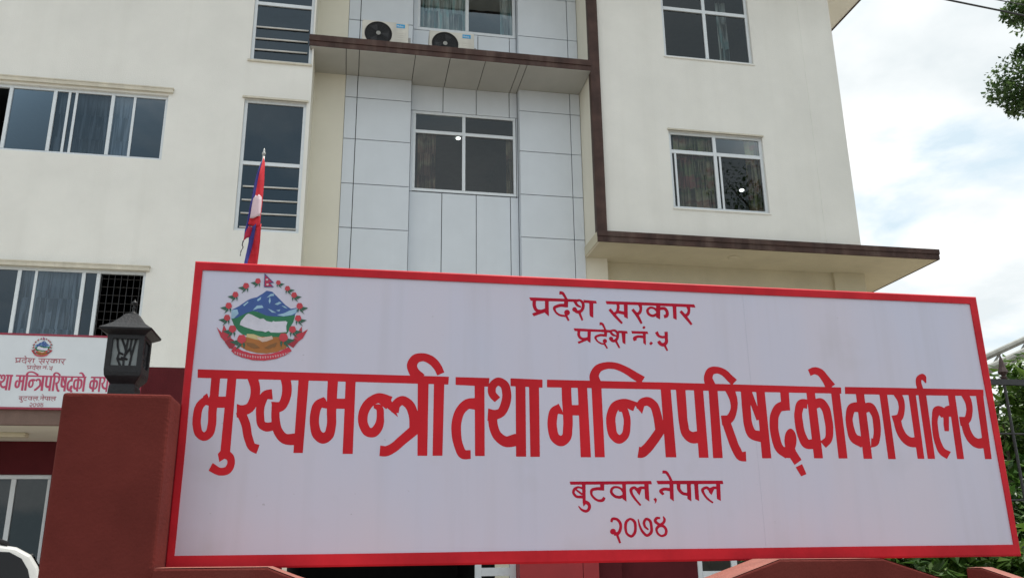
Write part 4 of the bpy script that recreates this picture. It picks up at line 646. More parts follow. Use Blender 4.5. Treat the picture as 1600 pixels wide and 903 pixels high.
    'nepal': '622,-944 617,-950 612,-990 613,-993 616,-996 621,-996 633,-995 661,-996 668,-998 675,-1003 685,-1016 710,-1052 724,-1080 737,-1113 732,-1117 504,-1118 499,-1122 516,-1169 518,-1173 523,-1177 724,-1175 728,-1180 727,-1232 722,-1236 715,-1237 671,-1231 646,-1230 617,-1233 588,-1242 561,-1254 546,-1265 540,-1273 535,-1285 534,-1292 536,-1304 541,-1315 549,-1325 587,-1359 592,-1361 598,-1358 623,-1339 626,-1335 622,-1327 599,-1300 599,-1296 602,-1293 621,-1285 636,-1282 661,-1283 721,-1292 725,-1296 726,-1303 723,-1412 728,-1418 785,-1458 789,-1456 791,-1444 790,-1435 799,-1180 804,-1175 855,-1175 859,-1178 857,-1221 859,-1245 863,-1261 871,-1279 883,-1297 909,-1326 933,-1344 959,-1356 982,-1361 1033,-1370 1037,-1375 1035,-1416 1037,-1421 1101,-1459 1104,-1458 1106,-1455 1107,-1440 1106,-1431 1110,-1364 1115,-1205 1117,-1178 1121,-1174 1172,-1173 1177,-1178 1176,-1419 1180,-1424 1242,-1456 1246,-1454 1247,-1451 1250,-1190 1251,-1178 1254,-1175 1257,-1173 1576,-1171 1580,-1176 1580,-1199 1579,-1207 1574,-1212 1522,-1210 1461,-1236 1455,-1235 1428,-1216 1415,-1211 1400,-1208 1374,-1211 1357,-1216 1339,-1224 1314,-1239 1301,-1254 1295,-1272 1295,-1283 1298,-1296 1304,-1314 1333,-1363 1349,-1387 1367,-1409 1396,-1438 1417,-1454 1480,-1495 1486,-1496 1491,-1493 1503,-1480 1505,-1476 1504,-1472 1453,-1436 1433,-1419 1401,-1387 1388,-1373 1374,-1351 1362,-1327 1350,-1297 1347,-1279 1350,-1274 1356,-1269 1374,-1260 1392,-1255 1401,-1258 1433,-1289 1439,-1314 1442,-1319 1479,-1355 1485,-1351 1535,-1262 1542,-1258 1573,-1258 1577,-1262 1577,-1279 1573,-1419 1579,-1425 1638,-1453 1641,-1453 1644,-1451 1656,-1176 1661,-1171 1708,-1171 1713,-1168 1706,-1117 1700,-1113 833,-1116 823,-1117 794,-1117 789,-1112 763,-1053 750,-1028 727,-987 714,-970 702,-959 684,-949 671,-946 650,-944;932,-1175 1038,-1175 1042,-1178 1039,-1304 1039,-1312 1035,-1316 1027,-1317 997,-1313 974,-1307 962,-1300 943,-1281 929,-1259 923,-1240 922,-1221 925,-1198 928,-1179',
    'digit_two': '-300,-1718 -315,-1721 -324,-1725 -332,-1731 -339,-1738 -345,-1748 -349,-1760 -353,-1787 -352,-1790 -346,-1794 -324,-1800 -322,-1800 -317,-1796 -305,-1768 -298,-1763 -285,-1762 -267,-1765 -251,-1770 -242,-1775 -230,-1787 -220,-1800 -212,-1811 -206,-1828 -203,-1841 -201,-1862 -207,-1893 -216,-1917 -223,-1932 -233,-1945 -244,-1955 -251,-1956 -261,-1955 -264,-1953 -266,-1950 -266,-1938 -270,-1926 -277,-1916 -284,-1910 -299,-1903 -315,-1901 -325,-1902 -338,-1906 -353,-1917 -359,-1925 -364,-1935 -367,-1947 -365,-1958 -360,-1972 -346,-1986 -329,-1993 -313,-1994 -304,-1992 -302,-1994 -300,-1997 -300,-2011 -297,-2014 -268,-2014 -263,-2017 -220,-2133 -217,-2137 -213,-2138 -189,-2130 -184,-2125 -220,-2007 -217,-2002 -202,-1990 -191,-1978 -178,-1957 -168,-1935 -157,-1902 -152,-1874 -151,-1852 -153,-1827 -160,-1804 -171,-1782 -188,-1760 -206,-1743 -225,-1731 -251,-1722 -279,-1717',
    'digit_zero': '-11,-1728 -38,-1736 -66,-1751 -83,-1764 -100,-1785 -109,-1807 -116,-1834 -118,-1857 -119,-1892 -115,-1929 -110,-1953 -104,-1972 -95,-1990 -87,-2000 -76,-2013 -62,-2024 -37,-2039 -15,-2047 3,-2048 22,-2043 39,-2033 63,-2011 74,-1997 86,-1977 97,-1948 102,-1918 105,-1844 102,-1811 99,-1799 92,-1783 81,-1768 63,-1752 40,-1738 12,-1729;-8,-1766 2,-1765 16,-1773 34,-1790 43,-1801 48,-1812 53,-1831 56,-1871 54,-1909 48,-1936 43,-1953 33,-1969 16,-1991 5,-2001 -4,-2004 -15,-2001 -33,-1992 -49,-1981 -56,-1972 -64,-1957 -69,-1936 -71,-1892 -68,-1851 -64,-1834 -57,-1812 -50,-1799 -39,-1788 -21,-1772',
    'digit_seven': '275,-1727 260,-1733 247,-1742 228,-1764 219,-1779 213,-1794 210,-1818 211,-1835 216,-1856 223,-1873 230,-1885 248,-1901 291,-1930 295,-1931 299,-1929 312,-1916 313,-1911 278,-1878 267,-1864 262,-1851 259,-1838 257,-1821 259,-1808 269,-1786 278,-1775 285,-1770 302,-1777 314,-1786 322,-1796 327,-1806 333,-1832 337,-1883 336,-1924 332,-1940 327,-1953 318,-1966 295,-1986 280,-1993 273,-1992 256,-1980 232,-1957 210,-1930 184,-1880 169,-1843 143,-1750 140,-1747 136,-1746 130,-1748 125,-1753 132,-1827 136,-1857 151,-1906 167,-1942 177,-1960 190,-1977 227,-2016 240,-2026 251,-2032 266,-2037 280,-2038 300,-2034 320,-2025 348,-2006 363,-1992 374,-1978 382,-1960 387,-1936 388,-1914 383,-1840 380,-1812 374,-1788 366,-1772 350,-1753 325,-1737 300,-1728 289,-1726',
    'digit_four': '584,-1705 575,-1709 571,-1714 579,-1752 577,-1764 569,-1782 560,-1794 549,-1805 521,-1819 513,-1820 500,-1813 468,-1789 462,-1783 460,-1777 466,-1766 477,-1756 483,-1754 521,-1750 525,-1748 527,-1745 527,-1723 522,-1717 487,-1712 471,-1711 453,-1716 438,-1724 425,-1737 413,-1756 407,-1773 407,-1781 409,-1793 419,-1810 432,-1823 465,-1847 468,-1850 468,-1853 464,-1858 448,-1872 437,-1884 428,-1901 425,-1922 426,-1937 435,-1970 449,-1994 460,-2007 477,-2022 504,-2037 517,-2041 529,-2044 546,-2044 575,-2038 596,-2030 613,-2020 624,-2009 632,-1996 639,-1977 643,-1958 644,-1945 642,-1925 636,-1905 626,-1887 618,-1875 605,-1861 579,-1843 580,-1839 593,-1827 603,-1815 615,-1797 622,-1781 624,-1764 623,-1751 617,-1738 592,-1708 588,-1705;522,-1882 544,-1882 566,-1891 575,-1899 584,-1911 591,-1927 594,-1938 594,-1957 592,-1964 583,-1985 578,-1990 568,-1997 544,-2005 530,-2006 523,-2005 509,-1998 496,-1988 486,-1977 479,-1966 471,-1941 469,-1930 471,-1921 491,-1896 500,-1890',
}
EMBLEM = {
    'mountain': '-6702,1627 -6589,1696 -6461,1802 -6412,1832 -6312,1864 -6230,1923 -6165,1981 -6122,1977 -6070,1967 -6005,1904 -5913,1815 -5840,1744 -5750,1683 -5664,1705 -5640,1641 -5691,1566 -5827,1533 -5998,1527 -6136,1540 -6294,1616 -6460,1555 -6606,1477 -6693,1473',
    'snow_patch': '-6702,1627 -6610,1640 -6583,1568 -6654,1484 -6694,1479|-6364,1635 -6301,1717 -6220,1725 -6193,1684 -6281,1668|-6128,1674 -6075,1656 -5982,1606 -6055,1609|-5970,1570 -5865,1600 -5765,1655 -5658,1692 -5654,1622 -5726,1579 -5862,1548|-6157,1857 -6093,1928 -6045,1934 -6036,1899 -6090,1888|-6021,1752 -5947,1799 -5907,1779 -5969,1739|-5988,1646 -5921,1667 -5936,1630|-6523,1717 -6451,1784 -6441,1766 -6504,1699|-6309,1817 -6244,1872 -6248,1829 -6290,1791|-6119,1807 -6103,1878 -6085,1808 -6099,1752|-5908,1732 -5856,1725 -5802,1687 -5854,1696',
    'green_hills': '-6690,1474 -6607,1495 -6462,1582 -6363,1622 -6277,1608 -6136,1549 -5999,1541 -5828,1548 -5674,1581 -5698,1455 -5739,1372 -5773,1279 -5823,1196 -5974,1164 -6179,1175 -6315,1189 -6485,1210 -6565,1270 -6640,1367',
    'country_map': '-6460,1555 -6427,1574 -6375,1558 -6234,1490 -6184,1501 -6130,1458 -6044,1443 -6019,1462 -5993,1452 -5823,1469 -5792,1452 -5808,1378 -5802,1324 -5791,1284 -5913,1266 -6049,1266 -6085,1291 -6134,1267 -6186,1283 -6288,1289 -6409,1325 -6478,1346 -6551,1379 -6539,1443 -6506,1489',
    'fields': '-6539,1083 -6432,1176 -6264,1191 -6044,1189 -5908,1193 -5758,1108 -5786,1008 -5926,941 -6093,909 -6245,914 -6415,953 -6512,1013',
    'pale_field': '-6427,1230 -6318,1228 -6196,1184 -6109,1151 -6243,1132 -6432,1176',
    'clasped_hands': '-6264,1182 -6179,1175 -6025,1208 -6004,1158 -6107,1111 -6173,1100 -6244,1143',
    'grain_sheaf': '-6425,1087 -6306,1073 -6197,1001 -6300,987 -6404,1030|-6136,1003 -6036,1063 -5933,1102 -5962,1026 -6064,987',
    'scroll': '-6651,937 -6600,1014 -6482,946 -6328,903 -6176,891 -6025,906 -5876,952 -5744,1031 -5694,966 -5787,892 -5935,825 -6118,790 -6303,793 -6473,833 -6594,882',
    'scroll_fold': '-6762,1076 -6678,1154 -6579,1082 -6630,970 -6684,977|-5767,1072 -5665,1183 -5593,1131 -5672,1017',
    'scroll_tail': '-6909,1325 -6822,1235 -6802,1370 -6736,1256 -6669,1168 -6759,1083 -6832,1159|-5669,1201 -5556,1387 -5543,1278 -5453,1343 -5527,1184 -5604,1120',
    'rose_leaf': '-6314,2142 -6433,2107 -6352,2069|-6314,2135 -6372,2017 -6313,2070|-6314,2135 -6283,2034 -6276,2089|-6500,2050 -6626,2013 -6540,1971|-6499,2042 -6561,1916 -6498,1973|-6499,2042 -6466,1934 -6458,1993|-6658,1889 -6783,1853 -6698,1811|-6658,1882 -6718,1757 -6656,1813|-6658,1882 -6624,1774 -6617,1833|-6750,1695 -6883,1656 -6791,1612|-6749,1688 -6813,1554 -6747,1614|-6749,1688 -6713,1572 -6705,1635|-6758,1489 -6891,1451 -6800,1407|-6758,1482 -6822,1350 -6756,1409|-6758,1482 -6722,1368 -6714,1429|-6660,1303 -6814,1259 -6708,1208|-6659,1296 -6734,1142 -6658,1210|-6659,1296 -6618,1162 -6608,1234|-6501,1138 -6687,1086 -6560,1025|-6501,1131 -6591,946 -6499,1027|-6501,1131 -6452,970 -6440,1055|-5982,2129 -5877,2109 -5941,2070|-5981,2122 -5919,2028 -5974,2069|-5981,2122 -5996,2035 -6008,2081|-5826,2033 -5707,2010 -5780,1966|-5826,2026 -5755,1918 -5818,1964|-5826,2026 -5842,1927 -5857,1979|-5712,1922 -5583,1897 -5662,1850|-5711,1915 -5635,1799 -5703,1848|-5711,1915 -5729,1808 -5745,1864|-5610,1735 -5468,1707 -5556,1655|-5610,1728 -5525,1598 -5601,1653|-5610,1728 -5630,1609 -5648,1671|-5622,1522 -5480,1494 -5568,1443|-5622,1515 -5538,1386 -5613,1441|-5622,1515 -5642,1397 -5659,1459|-5702,1327 -5547,1296 -5643,1241|-5702,1320 -5610,1179 -5692,1239|-5702,1320 -5724,1191 -5743,1258|-5839,1187 -5643,1147 -5764,1077|-5839,1179 -5722,999 -5826,1075|-5839,1179 -5866,1014 -5890,1099',
    'rose': '-6270,2144 -6272,2119 -6291,2104 -6311,2090 -6332,2102 -6353,2115 -6359,2140 -6353,2164 -6341,2186 -6318,2187 -6294,2188 -6279,2167|-6452,2052 -6455,2025 -6475,2009 -6496,1994 -6519,2007 -6541,2021 -6548,2048 -6541,2073 -6529,2097 -6503,2098 -6478,2099 -6462,2077|-6611,1891 -6613,1864 -6633,1849 -6654,1834 -6677,1847 -6699,1861 -6705,1887 -6699,1912 -6687,1936 -6662,1937 -6636,1938 -6621,1916|-6699,1697 -6702,1668 -6723,1652 -6745,1636 -6769,1650 -6793,1665 -6800,1693 -6794,1719 -6781,1744 -6754,1745 -6727,1747 -6710,1723|-6708,1491 -6711,1463 -6732,1446 -6754,1431 -6778,1445 -6801,1459 -6809,1487 -6802,1514 -6789,1538 -6762,1539 -6735,1540 -6719,1517|-6601,1305 -6605,1272 -6629,1254 -6654,1235 -6683,1252 -6710,1269 -6718,1301 -6711,1332 -6696,1360 -6664,1361 -6633,1362 -6613,1335|-6431,1140 -6435,1101 -6464,1079 -6495,1057 -6529,1077 -6561,1097 -6571,1136 -6562,1172 -6544,1206 -6506,1207 -6469,1209 -6445,1176|-5944,2131 -5946,2109 -5962,2097 -5979,2085 -5997,2095 -6015,2106 -6020,2128 -6015,2148 -6004,2166 -5984,2167 -5964,2168 -5951,2150|-5783,2035 -5786,2011 -5804,1997 -5823,1983 -5844,1995 -5864,2007 -5870,2031 -5864,2054 -5852,2075 -5829,2076 -5806,2077 -5792,2057|-5665,1924 -5668,1898 -5688,1883 -5709,1868 -5731,1881 -5752,1894 -5759,1920 -5752,1945 -5740,1968 -5714,1969 -5689,1970 -5674,1948|-5558,1737 -5562,1708 -5584,1691 -5607,1675 -5632,1689 -5656,1704 -5662,1733 -5655,1760 -5641,1785 -5613,1786 -5586,1788 -5569,1763|-5571,1524 -5574,1495 -5596,1479 -5619,1463 -5644,1477 -5667,1492 -5674,1520 -5667,1547 -5653,1572 -5625,1573 -5598,1574 -5581,1550|-5646,1329 -5649,1298 -5673,1280 -5698,1263 -5726,1278 -5751,1294 -5759,1325 -5751,1355 -5736,1382 -5706,1383 -5675,1384 -5657,1358|-5768,1189 -5772,1149 -5802,1127 -5834,1105 -5869,1125 -5901,1145 -5911,1184 -5901,1221 -5882,1256 -5844,1256 -5805,1258 -5782,1225',
    'pennant_edge': '-6217,2280 -6050,2121 -6119,2117 -6049,2048 -6209,2041',
    'pennant': '-6204,2250 -6075,2129 -6141,2126 -6072,2058 -6200,2052',
    'pennant_charge': '-6149,2174 -6154,2162 -6169,2156 -6184,2161 -6191,2172 -6185,2184 -6171,2190 -6156,2186|-6135,2089 -6140,2077 -6154,2071 -6169,2075 -6176,2087 -6171,2099 -6157,2104 -6142,2100',
    'motto_mark': '-6602,927 -6575,924 -6581,886 -6591,889|-6562,917 -6535,913 -6540,871 -6550,874|-6521,904 -6494,900 -6499,862 -6510,865|-6481,896 -6454,892 -6459,850 -6469,853|-6440,887 -6413,883 -6418,841 -6429,845|-6399,875 -6372,871 -6378,839 -6389,843|-6359,868 -6332,864 -6338,834 -6348,838|-6319,871 -6292,867 -6297,823 -6308,826|-6279,862 -6252,858 -6258,825 -6268,828|-6239,860 -6212,855 -6218,824 -6228,827|-6199,866 -6172,861 -6177,817 -6188,820|-6159,862 -6132,857 -6138,822 -6148,826|-6119,867 -6092,862 -6098,822 -6108,825|-6079,867 -6052,862 -6058,829 -6068,832|-6039,873 -6012,868 -6018,832 -6028,836|-5999,875 -5972,870 -5978,843 -5989,847|-5960,887 -5932,882 -5938,847 -5949,850|-5920,898 -5893,892 -5899,854 -5909,857|-5880,905 -5853,899 -5859,868 -5870,871|-5841,918 -5813,913 -5819,878 -5830,881|-5801,931 -5773,925 -5780,892 -5790,895|-5761,940 -5733,934 -5741,912 -5751,915',
}
EMC = {
    'mountain': (0.03, 0.085, 0.30), 'snow_patch': (0.30, 0.48, 0.62), 'green_hills': (0.01, 0.16, 0.065), 'country_map': (0.62, 0.61, 0.70),
    'fields': (0.38, 0.13, 0.02), 'pale_field': (0.52, 0.42, 0.20), 'clasped_hands': (0.60, 0.45, 0.38), 'grain_sheaf': (0.22, 0.09, 0.02),
    'scroll': (0.54, 0.022, 0.05), 'scroll_fold': (0.33, 0.012, 0.03), 'scroll_tail': (0.48, 0.025, 0.05), 'rose_leaf': (0.02, 0.10, 0.06),
    'rose': (0.52, 0.035, 0.055), 'pennant_edge': (0.03, 0.03, 0.20), 'pennant': (0.45, 0.015, 0.07), 'pennant_charge': (0.62, 0.55, 0.60), 'motto_mark': (0.58, 0.30, 0.33)}
LAYER = ['mountain', 'snow_patch', 'green_hills', 'fields', 'pale_field', 'country_map', 'clasped_hands', 'grain_sheaf', 'scroll_tail', 'scroll_fold', 'scroll', 'motto_mark', 'rose_leaf', 'rose', 'pennant_edge', 'pennant', 'pennant_charge']
def emblem(parent, y, org, sc, detail=True):
    em = empty('emblem', (org[0], y, org[1]), parent)
    for i, k in enumerate(LAYER):
        M = mat('print_' + k, EMC[k], 0.45, 0.15, 14.0)
        polys = dec(EMBLEM[k])
        if detail:
            for q in polys: flat(k, [q], y - 0.0003 - 0.00022 * i, M, em, org, sc)
        else:
            flat(k, polys, y - 0.002 - 0.0008 * i, M, em, org, sc)
    return em

# ================================================================== MAIN SIGN BOARD
XC, ZC, YS = 1.18589, 2.15934, 3.59265
HW, HH = 1.83543, 0.61
S1 = tag(empty('sign_board', (XC, YS, ZC - HH)), 'large white sign board with red frame and bold red Devanagari lettering', 'sign')
inn = [(-1.803, 0.5729), (1.794, 0.5722), (1.8058, -0.5596), (-1.8060, -0.5610)]       # TL TR BR BL of the white field
MB().box(XC - HW + .004, XC + HW - .004, YS + .002, YS + .030, ZC - HH + .004, ZC + HH - .004).build('panel', SIGNW, S1)
oc = [(-HW, HH), (HW, HH), (HW, -HH), (-HW, -HH)]
def strip(a, b, ia, ib, n, wob):
    """one painted frame side with a slightly uneven inner edge"""
    mb = MB(); rnd = random.Random(n)
    pts = []
    k = 26
    ph = [rnd.uniform(0, 6.28) for _ in range(3)]
    for i in range(k + 1):
        t = i / k
        o_ = (a[0] + (b[0] - a[0]) * t, a[1] + (b[1] - a[1]) * t)
        d = wob * (math.sin(5 * t + ph[0]) + .6 * math.sin(13 * t + ph[1])) * math.sin(math.pi * t)
        i_ = (ia[0] + (ib[0] - ia[0]) * t, ia[1] + (ib[1] - ia[1]) * t)
        v = Vector((i_[0] - o_[0], i_[1] - o_[1])).normalized()
        pts.append((o_, (i_[0] + v.x * d, i_[1] + v.y * d)))
    P = lambda q, y: (XC + q[0], y, ZC + q[1])
    y0, y1 = YS - .004, YS + .034
    for (o0, i0), (o1, i1) in zip(pts, pts[1:]):
        ch = .0045
        c0 = tuple(o0[j] + (i0[j] - o0[j]) * ch / .03 for j in (0, 1)); c1 = tuple(o1[j] + (i1[j] - o1[j]) * ch / .03 for j in (0, 1))
        mb.quad(P(c0, y0), P(c1, y0), P(i1, y0), P(i0, y0)); mb.quad(P(o0, y1), P(o1, y1), P(i1, y1), P(i0, y1))
        mb.quad(P(o0, y0 + ch), P(o1, y0 + ch), P(c1, y0), P(c0, y0))
        mb.quad(P(o0, y0 + ch), P(o1, y0 + ch), P(o1, y1), P(o0, y1)); mb.quad(P(i0, y0), P(i1, y0), P(i1, y1), P(i0, y1))
    o = mb.build('frame_side', SIGNR, S1)
    bm = bmesh.new(); bm.from_mesh(o.data); bmesh.ops.remove_doubles(bm, verts=bm.verts, dist=1e-5); bmesh.ops.recalc_face_normals(bm, faces=bm.faces); bm.to_mesh(o.data); bm.free()
for n in range(4):
    strip(oc[n], oc[(n + 1) % 4], inn[n], inn[(n + 1) % 4], n, 0.0016)
WORDS = {'mukhyamantri': VINYL, 'tatha': VINYL, 'mantriparishadko': VINYL, 'karyalaya': VINYL}
for k in GLYPH:
    o = flat('lettering', dec(GLYPH[k]), YS + .0014, WORDS.get(k, INK), S1, (XC, ZC))
emblem(S1, YS + .002, (XC, ZC), 1.0)
MB().box(XC + .60, XC + .6008, YS + .0015, YS + .0019, ZC - .555, ZC + .57).build('panel_seam', mat('seam_grey', (0.53, 0.525, 0.62), .6), S1)
for x in (XC - 1.62, XC + .76):
    MB().box(x - .025, x + .025, YS + .036, YS + .086, 0.0, ZC + HH - .03).build('post', STEEL, S1, bevel=.003)
for z in (ZC + .45, ZC - .45):
    MB().box(XC - HW + .05, XC + HW - .05, YS + .087, YS + .117, z - .02, z + .02).build('rail', STEEL, S1)

# ================================================================== SMALL NAME BOARD ON THE PORCH
Y2 = 12.06
X20, X21, Z20, Z21 = -5.52, -2.72, 3.425, 4.415
S2 = tag(empty('name_board', ((X20 + X21) / 2, Y2, Z20)), 'small white name board with centred emblem on the porch canopy, behind the lantern', 'sign')
MB().box(X20, X21, Y2, Y2 + .03, Z20, Z21).build('panel', mat('name_board_white', (0.66, 0.70, 0.74), .4, .04, 2), S2)
fr = MB(); b_ = .022
fr.box(X20 - .004, X21 + .004, Y2 - .006, Y2 + .034, Z21 - b_, Z21 + .004); fr.box(X20 - .004, X21 + .004, Y2 - .006, Y2 + .034, Z20 - .004, Z20 + b_)
fr.box(X20 - .004, X20 + b_, Y2 - .0055, Y2 + .033, Z20 + b_, Z21 - b_); fr.box(X21 - b_, X21 + .004, Y2 - .0055, Y2 + .033, Z20 + b_, Z21 - b_)
fr.build('frame', mat('name_board_red', (0.30, 0.03, 0.06), .5), S2)
XM = -3.985
PINK = mat('name_board_letter_red', (0.46, 0.05, 0.12), .5)
GREYI = mat('name_board_small_ink', (0.38, 0.13, 0.16), .5)
# emblem data centre (-1.545, 0.384)
def put(words, cx_src, cz_src, xc, zc, sc, material, dy=.002):
    for k in words:
        flat('lettering', dec(GLYPH[k]), Y2 - dy, material, S2, (xc - cx_src * sc, zc - cz_src * sc), sc)
emblem(S2, Y2, (XM + 1.545 * .72, 4.245 - .384 * .72), .72, False)
put(('pradesh_a', 'sarkar'), -0.0275, .48, XM, 4.065, .80, GREYI)
put(('pradesh_b', 'number_mark', 'digit_five'), 0.0, .35, XM, 3.972, .72, GREYI)
put(('mukhyamantri',), 0, 0, XM - .10, 3.775, .615, PINK); put(('tatha',), 0, 0, XM - .075, 3.775, .615, PINK)
put(('mantriparishadko',), 0, 0, XM - .055, 3.775, .615, PINK); put(('karyalaya',), 0, 0, XM - .012, 3.775, .615, PINK)
put(('butwal', 'comma', 'nepal'), .085, -.32, XM + .03, 3.565, .66, GREYI)
put(('digit_two', 'digit_zero', 'digit_seven', 'digit_four'), .035, -.475, XM + .03, 3.478, .66, GREYI)

# ================================================================== GATE PILLAR, BOUNDARY WALL
P_ = tag(empty('gate_pillar', (-0.83, 3.6, 0)), 'red oxide painted masonry pillar carrying the black lantern', 'pillar')
MB().box(-1.028, -0.650, 3.385, 3.60, 0.0, 2.176).build('shaft', PILRED, P_, bevel=.015, seg=3)
W1 = tag(empty('boundary_wall', (0.8, 3.42, 0)), 'low red boundary wall with stepped sloping top below the big sign', 'wall')
prof = [(-0.636, 0.0), (2.62, 0.0), (2.62, 1.40), (2.39, 1.473), (2.146, 1.550), (1.694, 1.553), (1.491, 1.488), (1.15, 1.385), (0.25, 1.385), (-0.160, 1.517), (-0.254, 1.553), (-0.636, 1.555)]
mb = MB(); mb.prism(prof, 3.30, 3.545); mb.build('wall_body', PILRED, W1, bevel=.006)
top = prof[2:]
cp = MB()
for (a, b) in zip(top, top[1:]):
    (x1, z1), (x0, z0) = a, b
    cp.quad((x0, 3.305, z0 + .0035), (x1, 3.305, z1 + .0035), (x1, 3.54, z1 + .0035), (x0, 3.54, z0 + .0035))
cp.build('coping', COPRED, W1)
W2 = tag(empty('splay_wall', (2.72, 3.3, 0)), 'red wall stub with sloping top turning towards the road, right of the sign', 'wall')
dv = Vector((0.45, -0.893)); nv = Vector((0.893, 0.45))
def WP(s, t, z): q = Vector((2.548, 3.352)) + dv * s + nv * t; return (q.x, q.y, z)
mb = MB()
pr = [(0.0, 0.0), (1.7, 0.0), (1.7, 0.95), (0.06, 1.508), (0.0, 1.508)]
n = len(pr); i0 = 0
mb.v += [WP(s, 0, z) for s, z in pr] + [WP(s, .10, z) for s, z in pr]
mb.f.append(tuple(range(n))); mb.f.append(tuple(range(2 * n - 1, n - 1, -1)))
for k in range(n): mb.f.append(((k + 1) % n, k, n + k, n + (k + 1) % n))
mb.build('wall_body', PILRED, W2, bevel=.006)
cp = MB()
for (a, b) in zip(pr[2:], pr[3:]):
    cp.quad(WP(a[0], .005, a[1] + .0035), WP(b[0], .005, b[1] + .0035), WP(b[0], .095, b[1] + .0035), WP(a[0], .095, a[1] + .0035))
cp.build('coping', COPRED, W2)

# ================================================================== LANTERN
LX, LY, LZ = -0.846, 3.505, 2.172
La = tag(empty('lantern', (LX, LY, LZ)), 'black square lantern with pagoda roof and twig-pattern frosted panes', 'lantern')
La.scale = (0.95, 0.95, 0.95)
def sq(h, z, cx=LX, cy=LY): return [(cx - h, cy - h, LZ + z), (cx + h, cy - h, LZ + z), (cx + h, cy + h, LZ + z), (cx - h, cy + h, LZ + z)]
def loft(rings):
    mb = MB()
    for rg in rings: mb.v += rg
    for k in range(len(rings) - 1):
        for j in range(4): mb.f.append((k * 4 + j, k * 4 + (j + 1) % 4, k * 4 + 4 + (j + 1) % 4, k * 4 + 4 + j))
    mb.f.append((3, 2, 1, 0)); e = (len(rings) - 1) * 4; mb.f.append((e, e + 1, e + 2, e + 3))
    return mb
loft([sq(.052, 0), sq(.050, .045), sq(.046, .055), sq(.068, .085), sq(.0705, .105)]).build('base', LAMPIRON, La, bevel=.003)
for sx in (-1, 1):
    for sy in (-1, 1):
        MB().box(LX + sx * .060 - .0105, LX + sx * .060 + .0105, LY + sy * .060 - .0105, LY + sy * .060 + .0105, LZ + .104, LZ + .25).build('corner_post', LAMPIRON, La, bevel=.002)
for z0, z1 in ((.1045, .126), (.236, .252)):
    for s_ in (-1, 1):
        MB().box(LX - .0695, LX + .0695, LY + s_ * .061 - .0088, LY + s_ * .061 + .0088, LZ + z0, LZ + z1).build('cross_rail', LAMPIRON, La)
        MB().box(LX + s_ * .061 - .0086, LX + s_ * .061 + .0086, LY - .0518, LY + .0518, LZ + z0 + .0002, LZ + z1 - .0002).build('cross_rail', LAMPIRON, La)
for (ax, s) in (('y', -1), ('y', 1), ('x', -1), ('x', 1)):
    mb = MB()
    if ax == 'y': mb.box(LX - .05, LX + .05, LY + s * .057 - .0015, LY + s * .057 + .0015, LZ + .124, LZ + .238)
    else: mb.box(LX + s * .057 - .0015, LX + s * .057 + .0015, LY - .05, LY + .05, LZ + .124, LZ + .238)
    mb.build('pane', FROST, La)
tw = [[(-.034, .238), (-.030, .205), (-.022, .18), (-.026, .155), (-.012, .126)], [(-.022, .18), (-.006, .172)], [(-.018, .238), (-.004, .207), (.003, .185), (-.002, .15), (.0, .126)],
      [(.006, .238), (.003, .185)], [(.020, .238), (.018, .20), (.026, .165), (.022, .126)], [(.037, .238), (.031, .20), (.026, .165)], [(-.012, .16), (.012, .152)], [(-.026, .155), (-.008, .152), (.0, .15)], [(.0, .165), (.018, .2)]]
for s in (-1, 1):
    for k in tw:
        MB().tube([(LX + x, LY + s * .0605, LZ + z) for x, z in k], .0042, 5).build('twig', LAMPIRON, La)
    for k in tw:
        MB().tube([(LX + s * .0605, LY + x, LZ + z) for x, z in k], .0042, 5).build('twig', LAMPIRON, La)
loft([sq(.072, .252), sq(.098, .268), sq(.101, .276), sq(.084, .287), sq(.060, .306), sq(.040, .330), sq(.026, .350), sq(.024, .352)]).build('roof', LAMPIRON, La, bevel=.002)
MB().lathe([(.020, .352), (.021, .356), (.012, .361), (.006, .366), (.0055, .378), (.009, .381), (.0055, .385), (.0045, .392), (.010, .398), (.0115, .403), (.009, .409), (.003, .413), (.001, .420)], (LX, LY, LZ), 14).build('finial', LAMPIRON, La, smooth=True)

# ================================================================== IRON FENCE
Fe = tag(empty('iron_fence', (4.9, 4.6, 0)), 'black iron fence with spear finials to the right of the sign', 'fence')
for z in (2.555, 1.6, .3):
    MB().box(3.25, 7.2, 4.588, 4.612, z - .018, z + .018).build('rail', IRON, Fe)
for k in range(24):
    x = 3.30 + k * .165
    MB().tube([(x, 4.6, .05), (x, 4.6, 2.57)], .0085, 6).build('bar', IRON, Fe)
for z in (2.24, 1.85, 1.35, 1.1, .85, .6):
    MB().tube([(3.25, 4.6, z), (7.2, 4.6, z)], .006, 5).build('mesh_wire', IRON, Fe)
for k in range(0, 24, 4):
    x = 3.30 + k * .165 + .006
    MB().lathe([(.012, 0), (.020, .012), (.010, .022), (.030, .045), (.019, .075), (.013, .11), (.007, .135), (.001, .160)], (x, 4.6, 2.572), 8).build('spear_finial', mat('rusty_iron', (0.055, 0.03, 0.028), .6, .3, 20), Fe)

